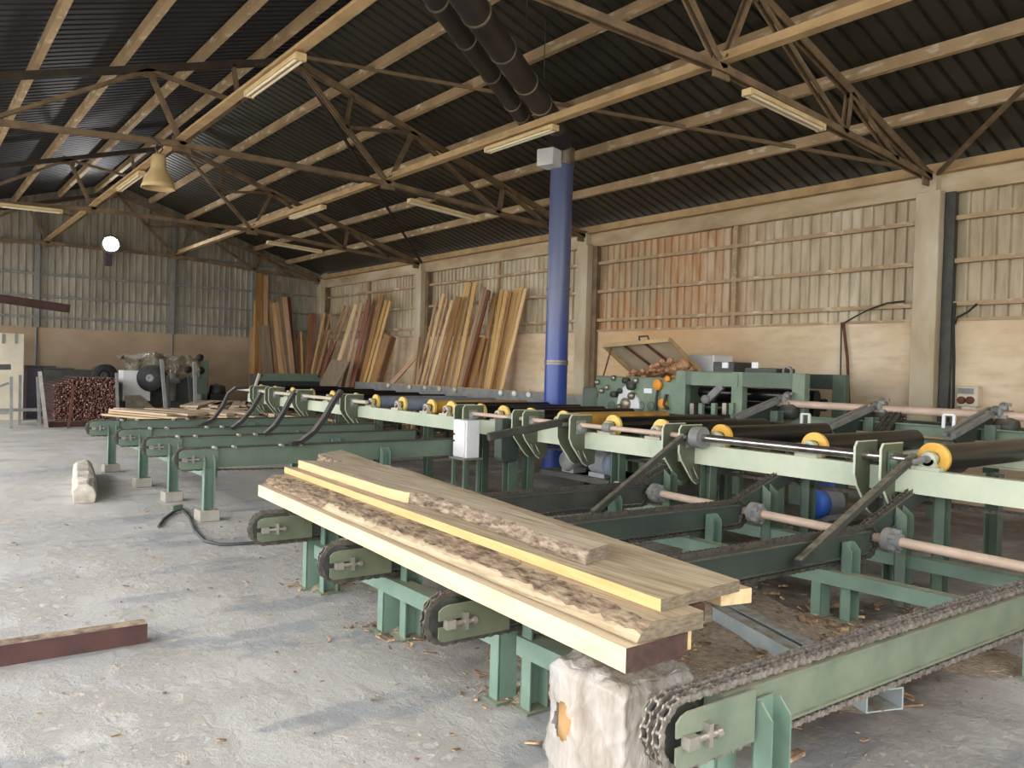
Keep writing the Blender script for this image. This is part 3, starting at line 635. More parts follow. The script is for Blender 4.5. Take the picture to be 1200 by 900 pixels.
# bracket plates on the near rail
BY = [at(x, y, 0, 5.72).y for x, y in ((1018, 528), (787, 510), (661, 499), (607, 491), (538, 483), (402, 468), (345, 462), (313, 459), (295, 457))]
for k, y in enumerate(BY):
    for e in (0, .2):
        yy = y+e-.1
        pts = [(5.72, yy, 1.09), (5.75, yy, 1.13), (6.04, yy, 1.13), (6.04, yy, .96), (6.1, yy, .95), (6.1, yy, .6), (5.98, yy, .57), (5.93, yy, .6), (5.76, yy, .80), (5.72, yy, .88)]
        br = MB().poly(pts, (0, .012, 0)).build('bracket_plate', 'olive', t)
        m = MB(); m.strip([Vector(p)+Vector((-.004, .006, .004)) for p in (pts[2], pts[1], pts[0], pts[9], pts[8], pts[7], pts[6])], .016, .008, (0, 1, 0)); m.build('rim', 'green_mint', br)  # thin pale strip puts the plate edge's caught light and wear into colour
    m = MB(); m.box((5.86, y-.115, 1.0), (.13, .012, .15)); m.lathe([(.062, 0), (.056, -.05), (.03, -.055), (0, -.05)], (5.86, y-.118, 1.0), 18, 'y')
    for u in (-.045, .045):
        for v in (-.055, .055): m.tube((5.86+u, y-.12, 1+v), (5.86+u, y-.14, 1+v), .014, 6)
    m.build('flange_bearing', 'green' if k == 0 else 'grey_steel', t)
    m = MB(); m.path([(5.83, y-.115, .75), (5.88, y-.14, .62), (5.95, y-.14, .63), (5.9, y-.115, .74)], .007); m.build('loop_handle', 'steel', t)
# tilting shafts with their arms
t = thing('tilting_shaft', 'polished tilting shaft with dark swing arms in front of the roller conveyor, right half', 'shaft', (5.86, 5, 1.0))
MB().tube((5.84, 4.75, 1.03), (5.84, 2.75, 1.03), .036, 18).build('shaft', 'chrome', t)
MB().tube((5.84, 8.3, 1.03), (5.84, 4.75, 1.03), .025, 14).build('shaft', 'tube_pink', t)
for y in (4.72, 5.9, 7.5): MB().tube((5.84, y, 1.03), (5.84, y-.1, 1.03), .05 if y != 4.72 else .1, 16).build('collar', 'grey_steel', t)
for y, p, w_ in ((2.70, (935, 660), .055), (4.78, (694, 602), .055), (6.45, (572, 512), .08)):
    a = Vector((5.80, y, 1.06)); b = at(*p, 1, y)
    MB().bar(a, b, .05, w_, (0, 1, 0) if 0 else (0, 0, 1)).build('swing_arm', 'dark_steel', t, .006)
    m = MB(); m.tube((5.72, y, 1.03), (5.9, y, 1.03), .03, 12); m.build('arm_clamp', 'grey_steel', t)
t = thing('tilting_shaft', 'pale thin tilting shaft in front of the far left end of the roller conveyor', 'shaft', (5.86, 14, 1.0))
MB().tube((5.84, 17.2, 1.03), (5.84, 11.2, 1.03), .03, 12).build('shaft', 'cream', t)
for y in (12.2, 14, 16): MB().tube((5.84, y, 1.03), (5.84, y-.12, 1.03), .09, 16).build('collar', 'grey_steel', t)
# control cabinet, chain guard, motors underneath
a, b = at(519, 572, 0, 5.55), at(560, 505, 0, 5.55); 
t = thing('control_cabinet', 'small white control cabinet on a steel stand beside the roller conveyor', 'cabinet', (5.6, 8.1, 0))
MB().bx((5.42, 7.82, .52), (5.62, 8.1, .98)).build('body', 'white_paint', t, .01); MB().bx((5.405, 7.84, .54), (5.42, 8.08, .96)).build('door', 'white_paint', t, .003)
m = MB(); m.tube((5.40, 8.05, .8), (5.385, 8.05, .8), .012, 8); m.tube((5.40, 8.05, .72), (5.385, 8.05, .72), .012, 8); m.build('knob', 'black_iron', t)
MB().bx((5.38, 7.8, .5), (5.66, 8.14, .52)).build('shelf', 'grey_steel', t)
for x, y in ((5.42, 7.84), (5.62, 7.84), (5.42, 8.08), (5.62, 8.08)): MB().bx((x-.018, y-.018, 0), (x+.018, y+.018, .5)).build('leg', 'green', t)
t = thing('drive_unit', 'green motor drive with rounded chain guard under the roller conveyor, beside the white cabinet', 'drive unit', (5.9, 7.5, 0))
prof = [(5.64, .55), (5.68, .5), (5.86, .5), (5.92, .55), (5.92, 1.02), (5.64, 1.02)]
MB().poly([(x, 7.42, z) for x, z in prof], (0, .14, 0)).build('chain_guard', 'green_dark', t, .015)
MB().section((5.85, 7.5, 0), (5.85, 7.5, .52), [(-.07, -.06), (.07, -.06), (.07, -.05), (-.06, -.05), (-.06, .05), (.07, .05), (.07, .06), (-.07, .06)], up=(0, 1, 0)).build('post', 'green', t)
MB().bx((6.15, 6.12, .36), (6.9, 7.3, .42)).build('base_frame', 'dark_steel', t)
for x, y in ((6.2, 6.17), (6.8, 6.17), (6.8, 7.2)): MB().bx((x-.04, y-.04, 0), (x+.04, y+.04, .36)).build('leg', 'dark_steel', t)
m = MB(); m.lathe([(0, -.15), (.1, -.15), (.13, -.1), (.13, .1), (.1, .16), (.04, .17), (.04, .26), (0, .26)], (6.34, 6.9, .56), 22, 'x'); m.bx((6.24, 6.8, .42), (6.44, 7.0, .5)); m.build('gearbox', 'grey_steel', t)
def motor(c, r, L, body, cap, name_parent, ax='x'):
    mo = MB(); mo.lathe([(0, -L/2), (r*.5, -L/2), (r, -L*.42)] + [(r*(1.0 if k % 2 else .9), -L*.4+k*L*.7/12) for k in range(13)] + [(r*.8, L*.34), (.02, L*.36)], c, 24, ax)
    b = mo.build('motor_body', body, name_parent)
    MB().lathe([(0, -L*.56), (r*.8, -L*.56), (r*1.04, -L*.5), (r*1.04, -L*.3), (0, -L*.3)], c, 24, ax).build('fan_cowl', cap, name_parent)
    c = Vector(c); MB().box(c+Vector((0, 0, r*1.05)), (r*.9, r*.9, r*.6)).build('terminal_box', cap, name_parent, .008)
    MB().box(c+Vector((0, 0, -r*1.0)), (L*.6, r*1.5, r*.4) if ax == 'x' else (r*1.5, L*.6, r*.4)).build('foot', body, name_parent)
motor((6.35, 6.42, .58), .14, .42, 'motor_grey', 'blue_grey', t, 'y')
c = at(968, 588, 0, 6.75)
t = thing('electric_motor', 'grey electric motor with blue cowl and terminal box under the roller conveyor', 'motor', (c.x, c.y, 0))
motor((c.x, c.y, c.z), .13, .44, 'motor_grey', 'blue', t, 'x')
MB().bx((c.x-.3, c.y-.2, c.z-.22), (c.x+.5, c.y+.2, c.z-.155)).build('base_plate', 'dark_steel', t); 
for dx in (-.25, .45): MB().bx((c.x+dx-.03, c.y-.15, 0), (c.x+dx+.03, c.y+.15, c.z-.22)).build('leg', 'dark_steel', t)
c = at(709, 548, 0, 6.5)
o = MB().lathe([(0, 0), (.07, 0), (.075, .02), (.075, .2), (.05, .25), (.03, .26), (.03, .29), (0, .29)], (c.x, c.y, .42), 18).build('blue_canister', 'bottle_blue'); tag(o, 'small shiny blue canister under the roller conveyor', 'canister')
o = MB().bx((c.x-.25, c.y-.35, .36), (c.x+.5, c.y+.4, .42)).bx((c.x-.2, c.y-.3, 0), (c.x-.1, c.y-.2, .36)).bx((c.x+.4, c.y+.25, 0), (c.x+.48, c.y+.35, .36)).build('equipment_shelf', 'dark_steel'); tag(o, 'dark steel shelf under the rollers holding the blue canister', 'shelf')
# ================================================================ PLANING MACHINE AND TRANSFER BEYOND THE ROLLERS
XM = 9.05
t = thing('planing_machine', 'green planing machine with raised cream lid full of wood shavings', 'machine', (9.6, 8.5, 0))
yl, yr = at(697, 470, 0, XM).y, at(793, 470, 0, XM).y
zt = at(740, 437, 0, XM).z
m = MB(); m.bx((XM, yr, .0), (10.2, yl, zt-.06)); body = m.build('body', 'machine_green', t, .02)
MB().bx((XM-.04, yl-.05, .0), (XM+.5, yl+.28, 1.36)).build('infeed_block', 'green', t, .03)
def disc(parent, px, py, r, mt, nm, w=.03, x=XM):
    c = at(px, py, 0, x); return MB().lathe([(0, -w), (r*.85, -w), (r, -w*.7), (r, .01), (0, .01)], c, 22, 'x').build(nm, mt, parent)
a, b = at(755, 455, 0, XM), at(764, 461, 0, XM); MB().bx((XM-.008, b.y, b.z), (XM, a.y, a.z)).build('nameplate', 'paper', t)
for px, py in ((717, 475), (751, 476), (763, 476)): disc(t, px, py, .075, 'green', 'cover_disc', .02)
# white gear cover
c = at(738, 472, 0, XM-.01); pts = []
for k in range(15):
    a_ = PI*k/14; pts.append(Vector((XM-.05, c.y+.24*math.cos(a_), c.z-.08+(.36 if a_ < 1.6 else .26)*math.sin(a_))))
g = MB().poly(pts, (.05, 0, 0)).build('gear_cover', 'white_paint', t)
for px, py, r in ((734, 473, .09), (741, 464, .06), (727, 477, .05)): disc(g, px, py, r, 'galvanised', 'gear', .06, XM-.05)
for px, py, r in ((722, 462, .05), (730, 458, .045), (742, 452, .07), (736, 446, .05)):
    MB().lathe([(0, -.09), (r, -.09), (r, 0), (0, 0)], at(px, py, 0, XM), 14, 'x').build('spindle_head', 'dark_steel', t)
for px, py in ((701, 448), (712, 454), (720, 443), (706, 458), (746, 446)): disc(t, px, py, .045, 'steel', 'hand_wheel', .05)
for px, py, r in ((772, 451, .085), (784, 444, .05), (778, 473, .08)): disc(t, px, py, r, 'orange', 'knob', .06)
m = MB(); m.path([at(771, 456, 0, XM-.03), at(769, 468, 0, XM-.05), at(769, 482, 0, XM-.03)], .02); m.path([at(781, 462, 0, XM-.03), at(778, 474, 0, XM-.06), at(783, 480, 0, XM-.03)], .022); m.build('cable', 'black_iron', t)
# raised lid
h0, h1 = at(748, 441, 0, 9.95), at(821, 434, 0, 9.95); l0, l1 = at(708, 404, 0, 9.2), at(785, 397, 0, 9.2)
nrm = (l0-h0).cross(h1-h0).normalized()
if nrm.x < 0: nrm = -nrm
lid = MB().poly([h0, h1, l1, l0], nrm*.03).build('lid', 'lid_cream', t)
m = MB()
for p, q in ((l0, l1), (l1, h1), (h0, l0)): m.bar(p-nrm*.02, q-nrm*.02, .04, .06)
m.build('lid_rim', 'beam_tan', lid)
for f in (.3, .62):
    MB().bar(h0.lerp(h1, f+.12)-nrm*.02, l0.lerp(l1, f)-nrm*.02, .03, .03).build('lid_rib', 'rust', lid)
MB().path([l0.lerp(l1, .62)+Vector((0, .08, 0)), l0.lerp(l1, .62)+Vector((-.03, .07, .07)), l0.lerp(l1, .7)+Vector((-.03, 0, .07)), l0.lerp(l1, .7)], .015).build('lid_handle', 'dark_steel', lid)
MB().bar(l0.lerp(l1, .14), at(700, 465, 0, XM), .025, .025).build('prop_rod', 'rust', t)
m = MB(); RR = random.Random(3)
for k in range(60):
    f, u = RR.random(), RR.random()
    c = h0.lerp(h1, .25+.72*f); r = .05+.12*RR.random()*(1-u)*(.4+f)
    c = c + Vector((-.7*u, 0, -.02+(l0-h0).z*u*.35*f))
    m.lathe([(0, r*.9), (r*.6, r*.65), (r, 0), (r*.6, -r*.4), (0, -r*.4)], c, 7)
stuff(m.build('wood_shavings', 'shavings'), 'pinkish heap of wood shavings under the raised lid of the planing machine', 'shavings')
# press frame to its right
t = thing('roller_press', 'green portal frame with dark pressing rollers beside the planing machine', 'machine', (9.5, 6.6, 0))
ya, yb_, yc = at(800, 470, 0, XM).y, at(866, 470, 0, XM).y, at(938, 470, 0, XM).y
ztop = at(866, 436, 0, XM).z
for y in (ya, yb_, yc):
    for x in (XM, 10.0): MB().bx((x-.06, y-.09, 0), (x+.06, y+.09, ztop)).build('post', 'machine_green' if x == XM else 'green', t, .006)
for x in (XM, 10.0): MB().bx((x-.05, yc-.06, ztop-.2), (x+.05, ya+.06, ztop-.0)).build('beam', 'green' if x == XM else 'green_dark', t, .006)
MB().bx((XM-.07, yb_-.02, ztop-.2), (XM-.05, ya-.2, ztop-.02)).build('front_panel', 'machine_green', t)
for x, z in ((9.35, 1.36), (9.6, 1.36), (9.35, 1.14), (9.6, 1.14), (9.8, 1.25)): MB().tube((x, yc+.1, z), (x, ya-.1, z), .085, 20).build('roller', 'roller_black', t)
m = MB(); m.bar(at(828, 470, 0, XM-.05), at(846, 452, 0, XM-.05), .05, .1); m.lathe([(0, -.07), (.06, -.07), (.06, .02), (0, .02)], at(829, 468, 0, XM-.05), 16, 'x'); m.build('lever', 'grey_steel', t)
MB().bx((XM-.02, yc, .9), (10.0, ya, 1.0)).build('table', 'machine_green', t)
for px in (822, 837, 858, 812, 850): 
    c = at(px, 479, 0, XM-.08); MB().box(c, (.06, .07, .16)).build('guide_block', 'galvanised' if px in (812, 850) else 'machine_green', t, .004)
y1, y2 = at(842, 430, 0, 9.2).y, at(862, 430, 0, 9.2).y
for px0, px1, py0, py1, mt in ((838, 862, 424, 437, 'dark_steel'), (875, 912, 431, 439, 'green_dark')):
    a, b = at(px0, py0, 0, 9.3), at(px1, py1, 0, 9.3); MB().bx((9.25, b.y, ztop-.01), (9.7, a.y, a.z)).build('motor_cover', mt, t, .01)
for px, py in ((850, 428), (885, 428)): c = at(px, py, 0, 9.24); MB().box(c, (.02, .1, .08)).build('nameplate', 'paper', t)
c = at(923, 435, 0, 9.3); MB().ring(c, (1, 0, 0), .07, .05, .04, 20).ring(c+Vector((0, 0, -.09)), (1, 0, 0), .03, .01, .04, 10).build('gauge', 'grey_steel', t)
# white cabinet and motor behind
a, b = at(815, 416, 0, 10.4), at(845, 440, 0, 10.4)
o = MB().bx((10.2, b.y, 0), (10.7, a.y, a.z)).build('white_cabinet', 'white_paint', None, .02); tag(o, 'white sheet metal cabinet behind the shavings and the green press frame', 'cabinet')
# fixed transfer bench with inclined chain arms
t = thing('transfer_bench', 'green transfer bench with a long dusty drive tube along the right wall', 'bench', (8.9, 4.2, 0))
MB().tube((8.92, 6.0, 1.275), (8.92, .8, 1.275), .045, 18).build('drive_tube', 'tube_pink', t)
MB().section((8.75, 5.35, 1.05), (8.75, .8, 1.05), RAIL).build('rail', 'machine_green', t)
MB().section((9.5, 5.35, 1.05), (9.5, .8, 1.05), RAIL).build('rail', 'green', t)
for y in (5.3, 4.2, 2.9, 1.2):
    for x in (8.75, 9.5): MB().bx((x-.04, y-.05, 0), (x+.04, y+.05, .97)).build('leg', 'green', t)
    MB().bx((8.75, y-.04, .98), (9.5, y+.04, 1.04)).build('cross_beam', 'machine_green', t)
for y in (4.8, 3.7, 2.4): MB().bx((8.66, y-.5, 1.0), (8.70, y+.4, 1.02)).build('shelf_plate', 'beam_tan', t)
for px, py in ((944, 492), (1112, 494)):
    c = at(px, py, 0, 8.5); m = MB()
    for a, b in (((0, -.05, -.07), (0, -.05, .07)), ((0, .05, -.07), (0, .05, .07)), ((0, -.05, .07), (0, .05, .07))): m.bar(c+Vector(a), c+Vector(b), .03, .02)
    m.build('bracket', 'white_paint', t)
for (lo, hi), s in zip((((864, 492), (921, 466)), ((975, 502), (1031, 474)), ((1117, 513), (1170, 480))), ('next to the press frame', 'middle of the three', 'at the right edge of the photo')):
    t = thing('chain_elevator', 'inclined chain arm on the transfer bench, '+s, 'conveyor arm', at(*hi, 0, 9.0)*1, 'inclined arms of the transfer bench')
    b = at(*hi, 0, 9.0); a = Vector((8.12, b.y, at(*lo, 0, 8.12).z+.02)); a.y = at(*lo, 0, 8.12).y
    t.location = (b.x, b.y, 0)
    m = MB(); m.bar(a, b, .05, .05); m.bar(a+Vector((.02, .09, 0)), b+Vector((.02, .09, 0)), .04, .05); m.bar(a+Vector((0, .045, -.03)), b+Vector((0, .045, -.03)), .1, .02); m.build('guide_rails', 'grey_steel', t)
    MB().poly([a+Vector((.1, .04, -.03)), b+Vector((0, .04, -.05)), b+Vector((0, .04, -.25)), a+Vector((.35, .04, -.2))], (0, .02, 0)).build('side_plate', 'green_dark', t)
    m = MB(); m.lathe([(0, -.03), (.1, -.03), (.1, .0), (.06, .0), (.06, .08), (0, .08)], b+Vector((-.08, -.06, -.02)), 18, 'y')
    for k in range(5): an = k*2*PI/5; m.box(b+Vector((-.08+.08*math.cos(an), -.1, -.02+.08*math.sin(an))), (.035, .07, .035))
    m.build('coupling', 'grey_steel', t)
    for dx in (-.32, -.2): MB().bx((b.x+dx-.012, b.y-.1, .7), (b.x+dx+.012, b.y-.0, 1.18)).build('support', 'green', t)
    MB().lathe([(0, -.1), (.08, -.1), (.1, -.06), (.1, .06), (.08, .1), (0, .1)], b+Vector((-.1, -.12, -.17)), 14, 'y').build('sprocket', 'dark_steel', t)
t = thing('steep_chain', 'steep double chain drive between the middle transfer arm and the right column', 'chain drive', (9, 4.4, 0))
b = at(1052, 485, 0, 9.0); a = at(1034, 512, 0, 8.5)
m = MB(); L = (b-a).length; dd = (b-a)/L; nn = Vector((0, -1, 0)); up = nn.cross(dd)
chain_mesh(m, lambda s, o, z: a + dd*s + nn*o + up*z, L, .07, .05, 3, .03, .034); m.build('drive_chain', 'chain', t)
MB().bar(a, b, .1, .07).build('guard', 'black_iron', t)
# outfeed line in front of the leaning planks
t = thing('outfeed_conveyor', 'dusty grey outfeed conveyor side running to the left behind the blue pipe', 'conveyor', (9.2, 13, 0))
MB().bx((9.15, 9.5, 1.02), (9.2, 18.2, 1.2)).build('side_board', 'grey_steel', t); MB().bx((9.7, 9.5, 1.0), (9.75, 18.2, 1.2)).build('side_board', 'beam_tan', t)
MB().bx((9.2, 9.5, .98), (9.7, 18.2, 1.02)).build('bed', 'grey_steel', t)
for px in (481, 499, 516, 534, 588, 604, 621, 456):
    y = at(px, 461, 0, 9.15).y; m = MB(); m.lathe([(0, -.05), (.05, -.05), (.06, 0), (0, 0)], (9.15, y, 1.16), 16, 'x'); r_ = m.build('roller_end', 'white_paint' if px > 560 else 'cream', t)
    MB().tube((9.2, y, 1.1), (9.7, y, 1.1), .05, 14).build('roller', 'dark_steel', t)
for y in (10, 12, 14, 16, 18):
    for x in (9.2, 9.7): MB().bx((x-.04, y-.04, 0), (x+.04, y+.04, 1.0)).build('leg', 'green_dark', t)
# far guard box
a, b = at(302, 437, 1, 17.9), at(375, 437, 1, 17.9)
t = thing('machine_guard', 'dark machine box with a green top plate in front of the gable planks', 'machine', ((a.x+b.x)/2, 18, 0))
zt_ = a.z; MB().bx((a.x, 17.85, zt_-.18), (b.x, 17.9, zt_)).build('top_plate', 'green', t, .006); MB().bx((a.x, 17.9, .5), (b.x, 18.4, zt_-.03)).build('body', 'black_iron', t)
for x in (a.x+.06, b.x-.06):
    MB().tube((x, 17.85, zt_-.05), (x, 17.83, zt_-.05), .03, 10).build('bolt', 'black_iron', t)
    for y in (17.95, 18.35): MB().bx((x-.05, y-.05, 0), (x+.05, y+.05, .5)).build('leg', 'green_dark', t)
MB().bar((a.x-.1, 17.85, zt_-.4), (a.x+.02, 17.85, zt_-.02), .05, .05).build('brace', 'cream', t)

# ---------------------------------------------------------------- fittings of the right wall
t = thing('socket_box', 'grey wall box with two round switches right of the nearest concrete column', 'switch box', at(1133, 463, 0, 11.05))
a, b = at(1122, 452, 0, 11.0), at(1146, 477, 0, 11.0); c = (a+b)/2
MB().bx((10.98, b.y, b.z), (XW, a.y, a.z)).build('body', 'cream', t, .01); MB().bx((10.97, b.y+.05, c.z+.03), (10.98, a.y-.02, a.z-.03)).build('panel', 'grey_steel', t)
for px in (1127, 1137): disc(t, px, 469, .05, 'rust', 'switch', .04, 10.98)
MB().bx((10.99, b.y+.02, b.z-.12), (XW, a.y-.06, b.z)).build('outlet_block', 'cream', t, .008)
for pxs, s, r in (([(986, 378), (985, 440), (985, 475)], 'thin dark vertical wall pipe left of its slanting pair', .012), ([(988, 378), (993, 420), (995, 475)], 'thicker rusty wall pipe right of its thin pair, on the plaster', .022)):
    o = MB().path([at(*p, 0, 11.07) for p in pxs] + [Vector((11.07, at(*pxs[-1], 0, 11.07).y, 0))], r).build('wall_pipe', 'rust' if r > .02 else 'dark_steel'); tag(o, s, 'pipe')
o = MB().path([at(p, q, 0, 11.0) for p, q in ((1119, 355), (1117, 380), (1118, 420), (1117, 470))] + [Vector((11.0, at(1117, 470, 0, 11).y, .01))], .02).build('power_cable', 'rubber'); tag(o, 'thick dark cable running down beside the nearest concrete column', 'cable')
o = MB().path([at(p, q, 0, 11.03) for p, q in ((1145, 356), (1135, 365), (1122, 372), (1119, 380))], .015).build('power_cable', 'rubber'); tag(o, 'short dark cable curling over the plaster right of the nearest concrete column', 'cable')
o = MB().path([at(p, q, 0, 11.05) for p, q in ((990, 378), (1004, 370), (1020, 362), (1040, 355), (1060, 353))], .012).build('power_cable', 'rubber'); tag(o, 'thin cable rising along the cladding above the wall pipes', 'cable')

# ================================================================ LEANING PLANKS
def plank(pt, pb, w, mt, label, group, axis, ptop, pbot, th=.035, taper=1., tilt=.14):
    a = at(*pt, axis, ptop); b = at(*pb, axis, pbot)
    zref = 3.5 if axis == 0 else 4.2
    for _ in range(4):                                                 # every plank of a row leans equally
        a = at(*pt, axis, min(ptop+.02, ptop-tilt*(zref-a.z))); b = at(*pb, axis, ptop-tilt*(zref-b.z))
    d = (b-a); d = d*(a.z/(a.z-b.z)); b = a+d                              # down to the floor
    d.normalize(); u = Vector((0, 1, 0)) if axis == 0 else Vector((1, 0, 0))
    n = u.cross(d).normalized(); 
    if (n.x if axis == 0 else n.y) > 0: n = -n
    side = d.cross(n).normalized(); w2 = w/2
    m = MB(); pts = []; 
    N = 5
    for k in range(N+1):
        f = k/N; ww = w2*(taper+(1-taper)*f)*(1+R.uniform(-.04, .04)); p = a.lerp(b, f)
        pts.append((p-side*ww, p+side*(w2*(taper+(1-taper)*f))))
    if mt == 'log': mt = 'plank_brown'
    for k in range(N):
        (p, q), (r, s) = pts[k], pts[k+1]; o = n*th
        m.add([p, q, s, r, p+o, q+o, s+o, r+o], [(3, 2, 1, 0), (4, 5, 6, 7), (1, 2, 6, 5), (3, 0, 4, 7)] + ([(0, 1, 5, 4)] if k == 0 else []) + ([(2, 3, 7, 6)] if k == N-1 else []))
    # local frame along the grain so that the wood pattern runs lengthwise
    o = m.build('plank', mt, None, origin=b)
    rot = Matrix((side, n, -d)).transposed()
    for v in o.data.vertices: v.co = rot.transposed() @ v.co
    o.matrix_world = Matrix.Translation(b) @ rot.to_4x4()
    return tag(o, label, 'plank', group)
def colour(mt): return {'plank_brown': 'brown', 'plank_yellow': 'yellowish', 'plank_red': 'reddish', 'plank_grey': 'greyish'}[mt]
Yl, Br, Rd, Gr = 'plank_yellow', 'plank_brown', 'plank_red', 'plank_grey'
rowA = [(335, 210, 212, 738, .11, Br), (374, 183, 240, 740, .13, Yl), (395, 218, 262, 742, .09, Br), (428, 222, 290, 742, .12, Yl), (470, 200, 335, 745, .24, Br), (528, 112, 395, 750, .27, Yl), (571, 112, 447, 752, .16, Yl), (626, 140, 470, 754, .10, Br), (640, 156, 484, 756, .10, Gr),
        (656, 162, 500, 756, .12, Rd), (604, 452, 528, 762, .42, Br), (692, 180, 590, 765, .17, Br), (736, 158, 634, 768, .13, Yl), (766, 160, 652, 768, .14, Yl), (792, 172, 668, 770, .08, Br), (826, 148, 688, 775, .2, Yl), (858, 145, 710, 775, .13, Yl), (884, 150, 732, 776, .12, Yl)]
for k, (x, y, X, Y, w_, mt) in enumerate(rowA):
    plank((450+x/5.295, 310+y/5.295), (450+X/5.295, 310+Y/5.295), w_, mt, f'{ORD[k]} plank from the left, {colour(mt)}, leaning on the wall left of the blue pipe', 'planks leaning left of the blue pipe', 0, 11.02-.055*(k % 5)-.12*(k == 10), 10.62-.06*(k % 4), th=.03)
rowB = [(752, 350, 574, 825, .08, Br), (780, 358, 605, 835, .09, Br), (828, 342, 676, 840, .24, Yl), (868, 330, 752, 845, .2, Br), (918, 306, 806, 868, .26, Rd), (970, 266, 838, 872, .24, Br), (1012, 270, 868, 872, .24, Br), (1042, 314, 890, 874, .15, Yl), (1068, 320, 918, 876, .13, Yl), (1050, 556, 955, 876, .34, Br), (1090, 568, 1010, 880, .3, Br)]
for k, (x, y, X, Y, w_, mt) in enumerate(rowB):
    plank((280+x/6, 300+y/6), (280+X/6, 300+Y/6), w_, mt, f'{ORD[k]} plank from the left, {colour(mt)}, leaning on the long wall near the far corner', 'planks leaning near the far corner', 0, 10.88-.055*(k % 5), 10.5-.06*(k % 4), th=.03)
rowC = [(92, 500, 86, 822, .14, Br), (122, 320, 106, 822, .15, Yl), (158, 128, 150, 822, .36, Br), (190, 140, 186, 822, .12, Br), (172, 490, 200, 822, .34, Gr), (212, 308, 264, 822, .14, Br), (244, 330, 298, 822, .17, Yl), (270, 326, 330, 822, .14, Br), (276, 180, 352, 822, .12, Gr), (318, 290, 376, 822, .16, Br), (348, 290, 388, 822, .11, Rd),
        (416, 530, 426, 822, .06, Rd), (434, 530, 444, 822, .06, Yl), (502, 400, 478, 822, .12, Br), (530, 404, 496, 822, .16, Rd), (606, 400, 516, 822, .13, Yl), (650, 394, 534, 822, .12, Br), (640, 520, 556, 822, .14, Br), (662, 590, 590, 840, .22, Rd)]
for k, (x, y, X, Y, w_, mt) in enumerate(rowC):
    if x > 600:
        plank((280+x/6, 300+y/6), (280+X/6, 300+Y/6), w_, mt, f'{ORD[k-15]} plank from the left, {colour(mt)}, leaning right in the far corner itself', 'planks in the far corner', 0, 10.82-.055*(k % 4), 10.35-.06*(k % 4), th=.03); continue
    plank((280+x/6, 300+y/6), (280+X/6, 300+Y/6), w_, mt, f'{ORD[k]} plank from the left, {colour(mt)}, leaning on the far gable wall', 'planks leaning on the gable', 1, 24.5-.055*(k % 5), 24.05-.06*(k % 4), th=.03)
p = [at(280+x/6, 300+y/6, 0, X_) for x, y, X_ in ((655, 728, 10.1), (782, 745, 10.1), (715, 872, 9.95), (590, 862, 9.95))]
d_ = p[2]-p[1]; f_ = p[1].z/(p[1].z-p[2].z); p[2] = p[1]+d_*f_; d_ = p[3]-p[0]; p[3] = p[0]+d_*(p[0].z/(p[0].z-p[3].z))
o = MB().poly(p, (-.03, 0, .008)).build('plywood_sheet', 'plank_grey'); tag(o, 'wide brownish board sheet leaning in front of the far corner planks', 'board')
for pts_, s in ((((215, 560), (60, 728)), 'wide offcut board leaning low to the left of the blue pipe planks'), (((226, 450), (190, 735)), 'thin pointed offcut standing beside the column between the plank rows')):
    (x, y), (X, Y) = pts_
    plank((450+x/5.295, 310+y/5.295), (450+X/5.295, 310+Y/5.295), .26 if x < 220 else .12, Br, s, 'offcut boards by the middle column', 0, 10.72 if x < 220 else 10.66, 10.5, taper=.4)

# ================================================================ LEFT BACKGROUND
# stack of brown spacer sticks, their ends towards the camera
Ys = 20.9
x0, x1 = at(62, 470, 1, Ys).x, at(137, 470, 1, Ys).x; z1 = at(100, 440, 1, Ys).z
stick = MB().bx((-.016, 0, -.016), (.016, 1.7, .016)).build('spacer_stick', ['stick_end', 'stick_side'], None, origin=(0, 0, 0))
for f in stick.data.polygons: f.material_index = 0 if abs(f.normal.y) > .5 else 1
tag(stick, 'thin brown spacer stick, its pale end facing out of the stick stack', 'stick', 'brown sticks in the stack at left')
cells = []
nx, nz = int((x1-x0)/.044), int((z1-.14)/.044)
for i in range(nx):
    for j in range(nz):
        u = i/nx
        top = nz*(.80+.2*min(1, u*2.5) - .10*max(0, u-.8)*5*.5)
        if j < top and not (j < 5 and u > .80): cells.append((i, j))
RR = random.Random(5); RR.shuffle(cells); rest = MB(); rest.cur = 0
for k, (i, j) in enumerate(cells):
    x, z = x0+.03+i*.044+RR.uniform(-.003, .003), .16+j*.044+RR.uniform(-.003, .003); dy = RR.uniform(-.12, .1)
    if k < 300:
        o = stick if k == 0 else stick.copy()
        if k: COL.objects.link(o)
        o.location = (x, Ys+dy, z); o.rotation_euler = (0, RR.uniform(-.14, .14), 0)
    else:
        rest.cur = 0; rest.add([(x-.017, Ys+dy, z-.017), (x+.017, Ys+dy, z-.017), (x+.017, Ys+dy, z+.017), (x-.017, Ys+dy, z+.017)], [(0, 1, 2, 3)])
        v = [Vector((x+a_*.017, Ys+dy+b_, z+c_*.017)) for b_ in (0, 1.7) for a_, c_ in ((-1, -1), (1, -1), (1, 1), (-1, 1))]
        rest.cur = 1; rest.add(v, [(0, 1, 5, 4), (1, 2, 6, 5), (2, 3, 7, 6), (3, 0, 4, 7), (4, 5, 6, 7)])
stuff(rest.build('spacer_sticks', ['stick_end', 'stick_side']), 'mass of thin brown spacer sticks stacked with their ends towards the camera', 'sticks')
o = MB().bx((x0-.1, Ys-.25, 0), (x0+.35, Ys-.1, .12)).bx((x0-.1, Ys-.25, .0), (x1+.1, Ys+1.7, .13)).build('stack_base', 'rust_dark'); tag(o, 'dark low base carrying the stack of brown sticks', 'base')
